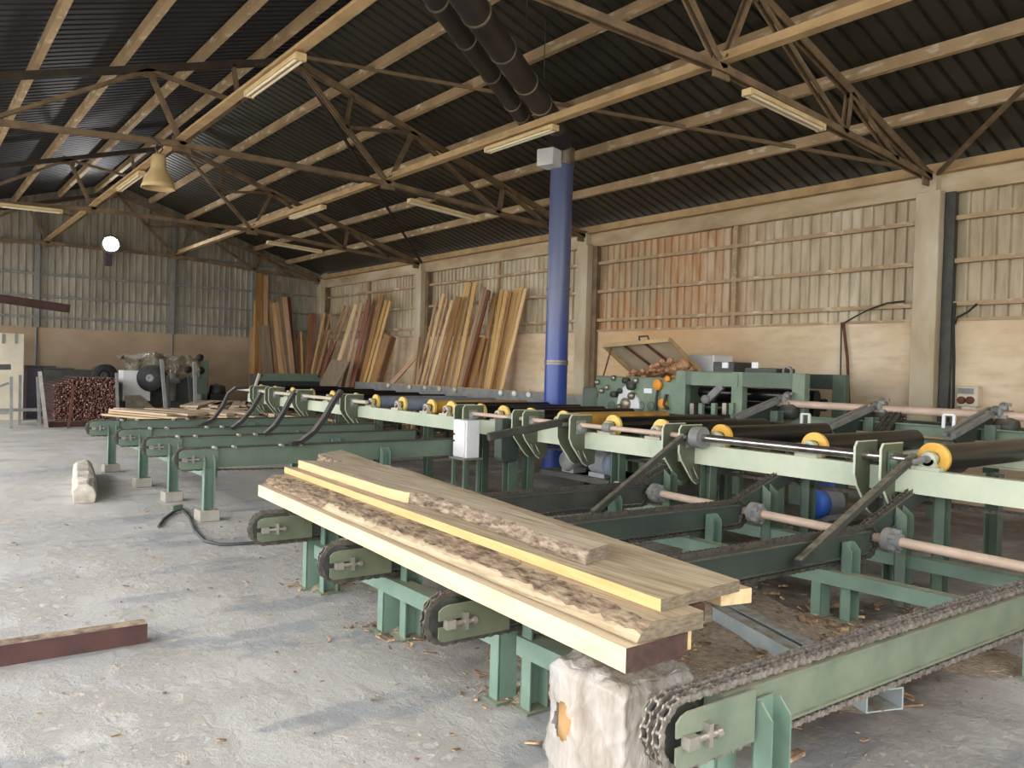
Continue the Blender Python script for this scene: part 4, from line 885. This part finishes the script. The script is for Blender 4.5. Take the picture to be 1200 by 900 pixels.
def stake(p, q, y, label, r=.03, mt='grey_steel'):
    a, b = at(*p, 1, y), at(*q, 1, y); d = b-a; d = d*(a.z/(a.z-b.z)); b = a+d; b.z = 0
    o = MB().bar(a, b, r*2, r*2, (0, 1, 0)).build('steel_stake', mt); tag(o, label, 'stake', 'steel stakes in the left background')
f1 = lambda x, y: (x/6.43, 370+y/6.43)
f2 = lambda x, y: (100+x/6, 400+y/6)
stake(f1(300, 420), f1(336, 735), 20.6, 'pale steel stake at the left front of the brown stick stack', .035, 'steel')
stake(f1(284, 460), f1(296, 735), 21.3, 'dark steel stake just left of the brown stick stack', .03)
stake(f1(556, 520), f1(522, 800), 20.3, 'slanting rusty stake in front of the brown stick stack', .025, 'rust')
stake(f1(878, 430), f1(886, 700), 20.6, 'steel stake at the right end of the brown stick stack', .03)
stake(f2(535, 125), f2(566, 500), 19.5, 'tall slanting stake in front of the plastic covered machine', .035)
stake(f2(580, 240), f2(590, 500), 19.9, 'short dark stake beside the tall slanting one', .03, 'dark_steel')
stake(f2(766, 145), f2(776, 545), 19.3, 'tall stake at the right end of the plastic covered machine', .035)
stake(f2(728, 240), f2(750, 520), 19.9, 'short slanting stake left of the rightmost tall one', .03, 'dark_steel')
t = thing('stake_cart', 'low steel cart frame with upright stakes at the left edge', 'cart', (1.9, 21.2, 0))
for (p, q, y) in (((85, 460), (86, 780), 20.6), ((152, 445), (150, 755), 21.6)):
    a, b = at(*f1(*p), 1, y), at(*f1(*q), 1, y); MB().bar(a, (b.x, y, .0), .06, .06, (0, 1, 0)).build('upright', 'grey_steel', t)
z = .35
MB().bar((.8, 20.6, z), (at(*f1(86, 740), 1, 20.6).x, 20.6, z), .07, .07).build('rail', 'grey_steel', t); MB().bar((.8, 21.6, z), (at(*f1(330, 735), 1, 21.6).x, 21.6, z), .07, .07).build('rail', 'grey_steel', t)
MB().bar((.8, 20.6, .5), (at(*f1(70, 610), 1, 20.6).x, 20.7, 1.0), .05, .05).build('brace', 'grey_steel', t); MB().bar((.8, 20.7, 1.3), (at(*f1(80, 495), 1, 20.7).x, 20.7, 1.36), .05, .12).build('top_bar', 'dark_steel', t)
# pale panel, dark cabinet and junk along the gable
a, b = at(0, 390, 1, 23.2), at(27, 489, 1, 23.2)
t = thing('leaning_board', 'tall pale grey door panel standing at the left edge by the gable wall', 'panel', (b.x-.6, 23.3, 0)); MB().bx((b.x-1.3, 23.2, 0), (b.x, 23.3, a.z)).build('panel', 'cream', t, .01)
for px in (4, 19): c = at(px, 396, 1, 23.19); MB().bx((c.x-.03, 23.185, c.z-.14), (c.x+.03, 23.2, c.z+.1)).build('slot', 'grey_steel', t)
a, b = at(31, 430, 1, 23.8), at(47, 488, 1, 23.8)
o = MB().bx((a.x, 23.7, 0), (b.x+.3, 24.3, a.z)).bx((a.x-.03, 23.66, a.z), (b.x+.33, 24.3, a.z+.04)).build('dark_cabinet', 'purplish', None, .01); tag(o, 'dark cabinet against the gable between the pale panel and the stick stack', 'cabinet')
a, b = at(50, 432, 1, 23.6), at(75, 440, 1, 23.6)
o = MB().bx((a.x, 23.4, 0), (b.x+.6, 24.2, a.z)).bx((a.x-.02, 23.35, a.z), (b.x+.2, 24.22, a.z+.03)).build('dark_bench', 'dark_steel', None, .01); tag(o, 'dark bench behind the brown stick stack', 'bench')
def tyre(px, py, y, R1, r2, w, ax, label, mt='rubber'):
    c = at(px, py, 1, y); t = thing('wheel', label, 'wheel', c)
    MB().lathe([(r2, -w/2), (R1*.86, -w/2), (R1, -w*.3), (R1, w*.3), (R1*.86, w/2), (r2, w/2), (r2, -w/2)], c, 28, ax).build('tyre', mt, t)
    MB().lathe([(0, -w*.2), (r2*.4, -w*.3), (r2, -w*.2), (r2, w*.2), (0, w*.2)], c, 24, ax).build('hub', 'dark_steel', t); return t
tyre(122, 440, 22.75, .32, .14, .2, 'y', 'black tyre resting on top of the brown stick stack')
# plastic covered machine
y = 22.0
a, b = at(146, 417, 1, y), at(243, 480, 1, y)
t = thing('covered_machine', 'old green machine under a dusty plastic sheet by the gable wall', 'machine', ((a.x+b.x)/2, 22.6, 0))
xa, xb, za = a.x, b.x, a.z
MB().bx((xb-.9, y+.1, .0), (xb, y+1.2, za-.12)).build('body', 'green_dark', t, .02); MB().bx((xb-.32, y, .25), (xb, y+.12, za-.05)).build('side_plate', 'green', t, .02)
MB().bx((xa+.1, y+.3, 0), (xb-.9, y+1.2, za-.5)).build('bed', 'dark_steel', t)
m = MB(); RR = random.Random(9); N, K = 26, 9; vs = []
for i in range(N+1):
    for j in range(K+1):
        u, v = i/N, j/K; x = xa+(xb-.25-xa)*u; q = v*2.1
        if q < .85: yy, zz = y-.02-RR.random()*.05, za-.62+q*.62/.85*1.0 + (.1*math.sin(u*9) if q < .2 else 0)
        else: yy, zz = y+(q-.85)*.9, za+.06*math.sin(u*14+q*3)+.1*math.exp(-((u-.45)/.15)**2)
        vs.append((x, yy+.03*math.sin(u*23+v*5), zz+RR.uniform(-.03, .03)))
m.add(vs, [(i*(K+1)+j, (i+1)*(K+1)+j, (i+1)*(K+1)+j+1, i*(K+1)+j+1) for i in range(N) for j in range(K)], True)
m.build('plastic_sheet', 'tarp', t)
a, b = at(144, 434, 1, y-.3), at(176, 470, 1, y-.3)
MB().bx((a.x, y-.3, b.z), (b.x, y+.2, a.z)).build('white_panel', 'white_paint', t, .01); MB().poly([(a.x+.05, y-.4, .35), (b.x+.1, y-.4, .35), (b.x-.25, y-.34, b.z+.15), (a.x+.05, y-.34, b.z+.15)], (0, -.03, 0)).build('chute', 'galvanised', t)
c = at(202, 447, 1, y-.2); m = MB(); m.lathe([(0, -.5), (.1, -.5), (.1, -.05), (.2, -.05), (.2, .1), (.1, .1), (.1, .22), (0, .22)], c, 20); m.build('spindle', 'grey_steel', t)
for q in ((.0, .3), (.12, .3)): MB().tube(c+Vector((q[0]-.05, 0, .2)), c+Vector((q[0]-.05, 0, q[1])), .025, 8).build('bolt', 'steel', t)
for px, py in ((234, 419), (235, 434), (220, 433)): MB().lathe([(0, -.03), (.1, -.03), (.1, .02), (0, .02)], at(px, py, 1, y-.02), 16, 'y').build('round_cover', 'black_iron', t)
c = at(233, 466, 1, y-.1); MB().lathe([(0, 0), (.1, 0), (.1, .2), (0, .2)], (c.x, c.y, c.z-.1), 16).build('pot', 'motor_grey', t)
t = thing('big_wheel', 'large dark belt wheel leaning against the plastic covered machine', 'wheel', at(178, 443, 1, 21.3)); c = at(178, 443, 1, 21.3)
m = MB().lathe([(.1, -.14), (.32, -.14), (.34, -.1), (.34, .1), (.32, .14), (.1, .14), (.1, -.14)], (0, 0, 0), 30, 'x'); q = Matrix.Rotation(1.0, 3, 'Z'); m.v = [q @ v + c for v in m.v]; m.build('rim', 'rubber', t)
m = MB().lathe([(0, -.1), (.06, -.16), (.1, -.14), (.12, -.1), (.12, .1), (0, .1)], (0, 0, 0), 20, 'x'); m.v = [q @ v + c for v in m.v]; m.build('hub', 'grey_steel', t)
o = MB().box((xb+.35, y+.4, .45), (.5, .7, .5)).lathe([(0, .3), (.2, .25), (.24, 0), (0, 0)], (xb+.35, y+.3, .7), 12).box((xb+.35, y+.4, .1), (.4, .5, .2)).build('motor_block', 'black_iron', None, .02); tag(o, 'dark motor block standing right of the plastic covered machine', 'motor')
# timbers and pale boards lying in front of it
a, b = at(152, 486, 1, 20.6), at(235, 486, 1, 20.6); o = MB().bx((a.x, 20.5, .0), (b.x+.1, 20.9, .42)).build('timber_beam', 'plank_brown', None, .015); tag(o, 'thick brown timber beam lying in front of the plastic covered machine', 'timber')
RR = random.Random(11); n = 0
def pile(nm, grp, xc, yc, w, L, rows, ang, z0=.0, step=.17):
    k = 0
    for lv in range(rows):
        x = xc-w/2+.1*RR.random()
        while x < xc+w/2:
            ww = RR.uniform(.18, .28); th = .045
            m = MB().box((0, 0, th/2), (ww-.02, L*RR.uniform(.8, 1.05), th)); o = m.build('pale_board', 'board_light', None, .004, origin=(0, 0, 0))
            o.location = (x, yc+RR.uniform(-.2, .2), z0+lv*(th+.012)); o.rotation_euler = (0, 0, ang+RR.uniform(-.08, .08))
            pos = 'bottom' if lv == 0 else 'top' if lv == rows-1 else ORD[lv]
            tag(o, f'pale board, {ORD[k]} from left, {pos} layer, {nm}', 'board', grp); x += ww+.01; k += 1
        k = 0
def bearers(x, y, z, label):
    o = MB().bx((x-.72, y-.9, 0), (x+.72, y-.7, z)).bx((x-.72, y+.7, 0), (x+.72, y+.9, z)).bx((x-.72, y-.7, z*.3), (x-.62, y+.7, z*.6)).build('trestle', 'plank_grey'); tag(o, label, 'trestle')
bearers(5.0, 17.6, .38, 'low timber trestle under the pale boards behind the left conveyors')
pile('low pile behind left conveyors', 'pale boards behind the left conveyors', 5.05, 17.6, 2.1, 2.4, 3, .4, .381)
bearers(6.75, 19.4, .40, 'low timber trestle under the pale boards past the roller conveyor end')
pile('pile past the roller conveyor end', 'pale boards by the end of the roller conveyor', 6.75, 19.4, 2.4, 2.6, 4, -.4, .401)
bearers(6.95, 14.9, .30, 'low timber trestle under the pale boards below the far roller conveyor')
pile('pile under far roller conveyor', 'pale boards below the far roller conveyor', 6.95, 14.9, 1.4, 2.2, 5, .15, .301)
o = MB().lathe([(0, .35), (.12, .33), (.18, .2), (.16, .05), (.1, 0), (0, 0)], (at(275, 508, 1, 14.4).x, 14.4, .0), 14).build('blue_bag', 'blue'); tag(o, 'small blue plastic bag on the floor behind the farthest left conveyor', 'bag')
# rusty beam held out from the left wall
a, b = at(0, 350, 1, 20), at(82, 362, 1, 20)
d = (b-a).normalized(); p0 = b-d*((b.x-XL)/d.x)
o = MB().section(p0, b, [(-.07, -.09), (.07, -.09), (.07, -.075), (.012, -.075), (.012, .075), (.07, .075), (.07, .09), (-.07, .09), (-.07, .075), (-.012, .075), (-.012, -.075), (-.07, -.075)]).build('jib_beam', 'rust_dark'); tag(o, 'dark rusty jib beam reaching in from the left, above the stick stack', 'beam')
# ================================================================ TIMBER STACK
SM = ['wood_weathered', 'wood_pale', 'wood_fresh', 'wood_end', 'bark', 'wood_end_red']
def slab(label, far_l, far_r, near_l, near_r, zb, zt, side=1, top=0, end=3, wl=0., wr=0., rot=None, seed=1, wob=.006, n=110):
    """sawn slab between two end lines; wl / wr: width of bark wane on its left / right edge; rot: function giving extra loss of the left edge"""
    rr = random.Random(seed); m = MB(); st = []
    ph = [rr.uniform(0, 6) for _ in range(8)]
    def wv(f, k): return math.sin(f*7+ph[k])*.5 + math.sin(f*17+ph[k+1])*.3 + math.sin(f*41+ph[k+2])*.2
    for k in range(n+1):
        f = k/n; l = Vector(far_l).lerp(Vector(near_l), f); r = Vector(far_r).lerp(Vector(near_r), f); z0, z1 = zb, zt
        l.x += wob*wv(f, 0); r.x += wob*wv(f, 3)
        cl = wl(f) if callable(wl) else wl; cr = wr(f) if callable(wr) else wr
        cl = max(0, cl*(1+.35*wv(f, 2)+rr.uniform(-.2, .2))); cr = max(0, cr*(1+.35*wv(f, 4)+rr.uniform(-.2, .2)))
        lo = rot(f, rr) if rot else 0
        j = lambda: rr.uniform(-.009, .009) if (cl > .01) else 0
        st.append([(l.x+lo*.6, l.y, z0), (r.x, r.y, z0), (r.x, r.y, z0+(z1-z0)*(.5 if cr > .005 else .97)), (r.x-cr, r.y, z1),
                   (l.x+lo+cl, l.y, z1), (l.x+lo+cl*.62+j(), l.y, z0+(z1-z0)*(.8 if cl > .005 else .99)+j()), (l.x+lo*.8+cl*.25+j(), l.y, z0+(z1-z0)*(.5 if cl > .005 else .985)+j())])
    vs = [p for s in st for p in s]; q = 7
    def faces(i): return [(k*q+i, k*q+(i+1) % q, (k+1)*q+(i+1) % q, (k+1)*q+i) for k in range(n)]
    bl = (wl and (callable(wl) or wl > .005)) or rot is not None; brk = callable(wr) or wr > .005
    base = len(m.v); m.v += [Vector(v) for v in vs]
    for i, mt in ((0, top), (1, side), (2, 4 if brk else side), (3, top), (4, side), (5, side), (6, side)):
        for k, f in enumerate(faces(i)):
            wany = i >= 4 and (st[k][4][0]-st[k][0][0]) > .012
            m.f.append(f); m.mi.append((0 if (i == 6 and k > n*.3+8*math.sin(k*.3) and not rot) else 4) if wany else mt); m.sm.append(wany)
    m.f += [tuple(range(q)), tuple(n*q+i for i in range(q))[::-1]]; m.mi += [end, end]; m.sm += [False, False]
    o = m.build('timber_slab', SM); return tag(o, label, 'timber slab', 'sawn timber slabs on the chain conveyors')
ZC = .606
def tp(x, y, z):
    p = at(x, y, 2, z); return (p.x, p.y, 0)
def dx(p, d): return (p[0]+d, p[1], 0)
z1, z2, z3, z4, z5 = ZC, .690, .70, .755, .807
a, b = tp(303, 568, z2), tp(734, 760, z2)
slab('lowest front timber slab with a long pale sawn face and dark red end', a, dx(a, .40), b, dx(b, .31), z1, z2, side=1, top=1, end=5, seed=2, wob=.004)
a, b = tp(312, 558, z4), tp(758, 732, z4)
slab('bark edged timber slab lying on the lowest front slab', dx(a, -.02), dx(a, .5), dx(b, -.05), tp(825, 718, z4), z3, z4+.006, side=0, top=0, wl=lambda f: (.06+.17*max(0, math.sin(PI*min(1, f*1.02)))**.7*(1-.35*f)), seed=3)
a, b = tp(333, 547, z5), tp(774.5, 702.5, z5)
slab('wide top plank of the stack with a yellow sawn edge', a, tp(470, 548, z5), b, tp(867, 680, z5), z4+.008, z5, side=2, top=0, end=3, seed=4, wob=.003)
zt5 = z5+.062
slab('topmost slab with a rotten bark hollow along its edge', tp(350, 539, zt5), tp(455, 545, zt5), tp(686, 645, zt5), tp(714, 637, zt5), z5+.002, zt5, side=2, top=0, end=3, wl=lambda f: 0 if f < .52 else .03, rot=lambda f, r: max(0, .085*math.sin(PI*min(1, max(0, (f-.46)/.45))) + (r.uniform(-.018, .018) if f > .5 else 0)), seed=5, wob=.004)
slab('narrow slab along the far side of the topmost layer', tp(372, 531, zt5), tp(400, 526, zt5), tp(646, 617, zt5), tp(652, 614, zt5), z5+.002, zt5-.008, side=0, top=0, wl=.02, seed=6)
slab('rear bottom timber slab, mostly covered by the wide top plank', (2.62, 5.5, 0), (2.95, 5.5, 0), (2.33, 2.0, 0), (2.62, 2.0, 0), ZC, .70, side=0, top=0, wr=.04, seed=7)
a = tp(845, 694, z4); b = tp(882, 690, z4)
slab('short timber with a pale end under the wide top plank', (a[0]+.28, 5.3, 0), (a[0]+.42, 5.3, 0), a, b, .70, z4+.004, side=1, top=1, end=1, seed=8)
def chunk(lo, hi, mt, label):
    o = MB().bx(lo, hi).build('wood_block', mt, None, .004); tag(o, label, 'block', 'wood blocks in the timber stack')
chunk((2.28, 1.84, .692), (2.37, 2.2, .76), 'wood_end_red', 'reddish packing block under the near end of the wide top plank')
chunk((2.245, 1.83, .606), (2.285, 2.2, .70), 'wood_pale', 'narrow pale packing block beside the dark red slab end')

# ================================================================ THINGS ON THE FLOOR
# carton wrapped in plastic film
t = thing('wrapped_box', 'cardboard box wrapped in crumpled clear plastic under the near end of the timber stack', 'box', (2.26, 2.1, 0))
q0, q1 = (2.07, 1.95), (2.40, 2.31)
MB().bx((q0[0], q0[1], 0), (q1[0], q1[1], .45)).build('carton', 'cardboard', t, .01)
rr = random.Random(21); m = MB(); N, K = 128, 56; vs = []
cx, cy, hx, hy = (q0[0]+q1[0])/2, (q0[1]+q1[1])/2, (q1[0]-q0[0])/2+.018, (q1[1]-q0[1])/2+.018
def sq(u):
    """point and normal on the square outline"""
    u = (u % 1)*4; k = int(u); f = u-k
    c = [(-1, -1), (1, -1), (1, 1), (-1, 1), (-1, -1)]; a, b = c[k], c[k+1]
    return a[0]+(b[0]-a[0])*f, a[1]+(b[1]-a[1])*f
for i in range(N):
    for j in range(K+1):
        u, v = i/N, j/K; X, Y = sq(u); z = v*.475
        rd = lambda q: (1-abs(math.sin(q)))**4
        cre = .020*rd(u*19+math.sin(v*5)*1.6) + .016*rd(u*31-v*7+math.sin(u*9)) + .014*rd(v*6+u*23) + .010*rd(u*57+v*4) + rr.uniform(0, .002)
        sh = 1+cre*2.4 + .05*max(0, .25-v)
        if v > .93: sh *= 1-(v-.93)*2.2
        vs.append((cx+X*hx*sh, cy+Y*hy*sh, z+.008*math.sin(u*29)*(v > .8)))
fs = []
for i in range(N):
    for j in range(K):
        u, v = (i+.5)/N, (j+.5)/K
        if .765 < u < .83 and .36 < v < .68 and abs((u-.797)/.034)+abs((v-.52)/.17) < 1.15: continue       # torn hole
        a = i*(K+1)+j; b = ((i+1) % N)*(K+1)+j; fs.append((a, b, b+1, a+1))
m.add(vs, fs, True)
top = [(cx+(p-.5)*2*hx*.98, cy+(q-.5)*2*hy*.98, .475+.02*math.sin(p*14+q*6)*math.sin(q*11)+rr.uniform(-.006, .006)) for p in [k/12 for k in range(13)] for q in [k/12 for k in range(13)]]
m.add(top, [(a*13+b, (a+1)*13+b, (a+1)*13+b+1, a*13+b+1) for a in range(12) for b in range(12)], True)
m.build('plastic_wrap', 'wrap', t)
t = thing('steel_channel', 'grey hollow steel section lying on the floor under the nearest conveyor', 'steel section', (4.0, 2.5, 0))
a, b = Vector((3.79, 1.86, .06)), Vector((4.35, 3.35, .06))
MB().section(a, b, [(-.11, -.06), (.11, -.06), (.11, .05), (.02, .05), (.02, .042), (.102, .042), (.102, -.052), (-.102, -.052), (-.102, .042), (-.02, .042), (-.02, .05), (-.11, .05)]).build('section', 'steel_pale', t)
m = MB().section((-.3, 4.86, .055), (1.14, 4.80, .055), [(-.05, -.055), (.05, -.055), (.05, .055), (-.05, .055)])
tag(m.build('steel_beam', 'rust_dark'), 'rusty steel beam lying on the open floor at the left edge', 'beam')
# pale stone block
b0 = [at(x, y, 2, 0) for x, y in ((88, 591), (113, 586))]; c0 = (b0[0]+b0[1])/2
m = MB(); rr = random.Random(4); g = []
for j in range(7):
    for i in range(10):
        f = j/6; an = 2*PI*i/10; sx = .115*(1-.12*f)*(1.25 if i % 5 in (1, 2, 4) else 1); 
        g.append((c0.x+math.cos(an)*sx*1.05-.05*f+rr.uniform(-.01, .01), c0.y+.25+math.sin(an)*.10+.45*f, .02+f*.30*(1 if j < 6 else .96)+.10*math.sin(an)*.8*(f > .9)+rr.uniform(-.012, .012)))
m.add(g, [(j*10+i, j*10+(i+1) % 10, (j+1)*10+(i+1) % 10, (j+1)*10+i) for j in range(6) for i in range(10)] + [tuple(range(10))[::-1], tuple(range(60, 70))])
a_, b_ = at(84, 548, 2, .36), at(111, 546, 2, .36)
m = MB(); pr = []
P0, P1 = at(98, 590, 2, .0), at(97, 556, 2, .0)
dirv = (P1-P0).normalized(); sd = Vector((dirv.y, -dirv.x, 0)); L = (P1-P0).length
prof = [(-.12, 0), (.12, 0), (.135, .12), (.11, .27), (.05, .31), (-.08, .30), (-.125, .2)]
for k in range(9):
    f = k/8; sc_ = 1-.12*abs(2*f-1)**3
    for (u, z) in prof: pr.append(P0+dirv*(L*f)+sd*(u*sc_+rr.uniform(-.01, .01))+Vector((0, 0, z*.74*sc_+(rr.uniform(-.01, .01) if z else 0))))
q = len(prof); m.add(pr, [(k*q+i, k*q+(i+1) % q, (k+1)*q+(i+1) % q, (k+1)*q+i) for k in range(8) for i in range(q)] + [tuple(range(q))[::-1], tuple(range(8*q, 9*q))])
tag(m.build('stone_block', 'stone', None, .01), 'rough pale stone block on the open floor left of the conveyors', 'stone')
pts = [at(x, y, 2, .015) for x, y in ((186, 617), (192, 608), (203, 600), (214, 597), (222, 606), (228, 622), (240, 634), (258, 638), (285, 637), (320, 634))]
tag(MB().path(pts, .014).build('hose', 'hose'), 'thin dark hose curling on the floor before the left conveyors', 'hose')
c = at(207, 597, 2, 0); tag(MB().box((c.x, c.y, .025), (.13, .05, .05), .4).build('green_scrap', 'green', None, .005), 'small green metal scrap lying on the hose', 'scrap')
c = at(1074, 792, 2, 0); tag(MB().box((c.x, c.y, .05), (.05, .07, .10), .3).build('timber_offcut', 'rust', None, .004), 'small brown timber offcut standing on the floor at lower right', 'offcut')
# chips, bark and sawdust
m = MB(); rr = random.Random(31)
def chip(x, y, s, z=0.):
    if x < 1.4 and 4.55 < y < 5.1: return
    a = rr.uniform(0, 6.28); l, w, h = s*rr.uniform(.6, 1.8), s*rr.uniform(.2, .5), s*rr.uniform(.06, .2)
    ti = rr.uniform(-.35, .35); mt = Matrix.Rotation(a, 3, 'Z') @ Matrix.Rotation(ti, 3, 'Y')
    m.box((x, y, z+h/2+abs(math.sin(ti))*l*.45), (l, w, h), mt)
for k in range(1100): chip(rr.gauss(4.0, .6), rr.gauss(3.0, .5), rr.choice((.015, .02, .03, .03, .04, .06, .1)))
for k in range(500): chip(rr.uniform(2.6, 7), rr.uniform(2.4, 8), rr.choice((.02, .03, .04, .06)))
for k in range(120): chip(rr.gauss(5.9, .35), rr.gauss(2.1, .2), rr.choice((.02, .03, .05, .08)))
for k in range(60): chip(rr.uniform(3, 5.5), rr.uniform(1.0, 2.2), rr.choice((.01, .015, .02)))
for k in range(300): chip(rr.uniform(.2, 3), rr.uniform(2, 9), rr.choice((.01, .012, .018, .03)))
for (x, y) in ((2.45, 5.35), (2.45, 4.25), (2.45, 3.05), (2.5, 4.0)):
    for k in range(60): chip(x+rr.gauss(0, .13), y+rr.gauss(0, .13), rr.choice((.02, .03, .05)))
stuff(m.build('wood_chips', 'chips'), 'scattered bark and wood chips on the floor around the chain conveyors', 'wood chips')
def heap(mm, x, y, r, h, seed):
    rr = random.Random(seed); n, k = 26, 9; vs = []
    for j in range(k+1):
        f = j/k
        for i in range(n):
            a = 2*PI*i/n; q = r*f*(1+.22*math.sin(3*a+seed)+.12*math.sin(5*a+seed*2)); vs.append((x+math.cos(a)*q, y+math.sin(a)*q, max(.002, h*(1-f)**1.3*(1+rr.uniform(-.15, .15)))))
    mm.add(vs, [(j*n+i, j*n+(i+1) % n, (j+1)*n+(i+1) % n, (j+1)*n+i) for j in range(k) for i in range(n)], True)
m = MB()
for k, (x, y, r, h) in enumerate(((2.46, 5.32, .28, .06), (2.46, 4.2, .26, .05), (2.5, 3.0, .28, .06), (3.6, 2.5, .6, .05), (4.4, 3.0, .7, .05), (3.2, 3.3, .5, .05), (5.0, 2.2, .5, .04))): heap(m, x, y, r*(.62 if k < 3 else 1), h, k+1)
stuff(m.build('sawdust_heaps', 'sawdust'), 'low heaps of sawdust around the conveyor legs', 'sawdust')
# ================================================================ LIGHT AND CAMERA
w = bpy.data.worlds.new('daylight'); bpy.context.scene.world = w; w.use_nodes = True
bg = w.node_tree.nodes['Background']; bg.inputs['Color'].default_value = (.97, .985, 1, 1); bg.inputs['Strength'].default_value = 6.0
def portal(loc, rot, sx, sy):
    l = bpy.data.lights.new('daylight_portal', 'AREA'); l.shape = 'RECTANGLE'; l.size = sx; l.size_y = sy; l.cycles.is_portal = True
    o = bpy.data.objects.new('daylight_portal', l); o.location = loc; o.rotation_euler = rot; COL.objects.link(o)
portal((.5, YF-.1, 2.3), (PI/2, 0, 0), 5, 4.6)
portal((XL-.3, 10.0, 2.1), (0, -PI/2, 0), 4.4, 26)
l = bpy.data.lights.new('floodlight_glow', 'SPOT'); l.energy = 250; l.spot_size = 2.6; l.spot_blend = .6; l.shadow_soft_size = .2
o = bpy.data.objects.new('floodlight_glow', l); o.location = at(130, 286, 1, 24.05); o.rotation_euler = (PI/2-.35, 0, PI); COL.objects.link(o)
cam = bpy.data.cameras.new('camera'); co = bpy.data.objects.new('camera', cam); COL.objects.link(co)
cam.sensor_fit = 'HORIZONTAL'; cam.sensor_width = 36; cam.lens = 36*FPX/1200; cam.clip_start = .05; cam.clip_end = 300
m = Matrix((( _r.x, _u.x, -_f.x, 0), (_r.y, _u.y, -_f.y, 0), (_r.z, _u.z, -_f.z, CAMH), (0, 0, 0, 1)))
co.matrix_world = m
sc = bpy.context.scene; sc.camera = co
sc.view_settings.view_transform = 'Standard'; sc.view_settings.look = 'None'; sc.view_settings.gamma = 1; sc.view_settings.use_curve_mapping = False
sc.view_settings.exposure = 0.0
sc.cycles.use_denoising = True
sc.cycles.max_bounces = 8; sc.cycles.diffuse_bounces = 5
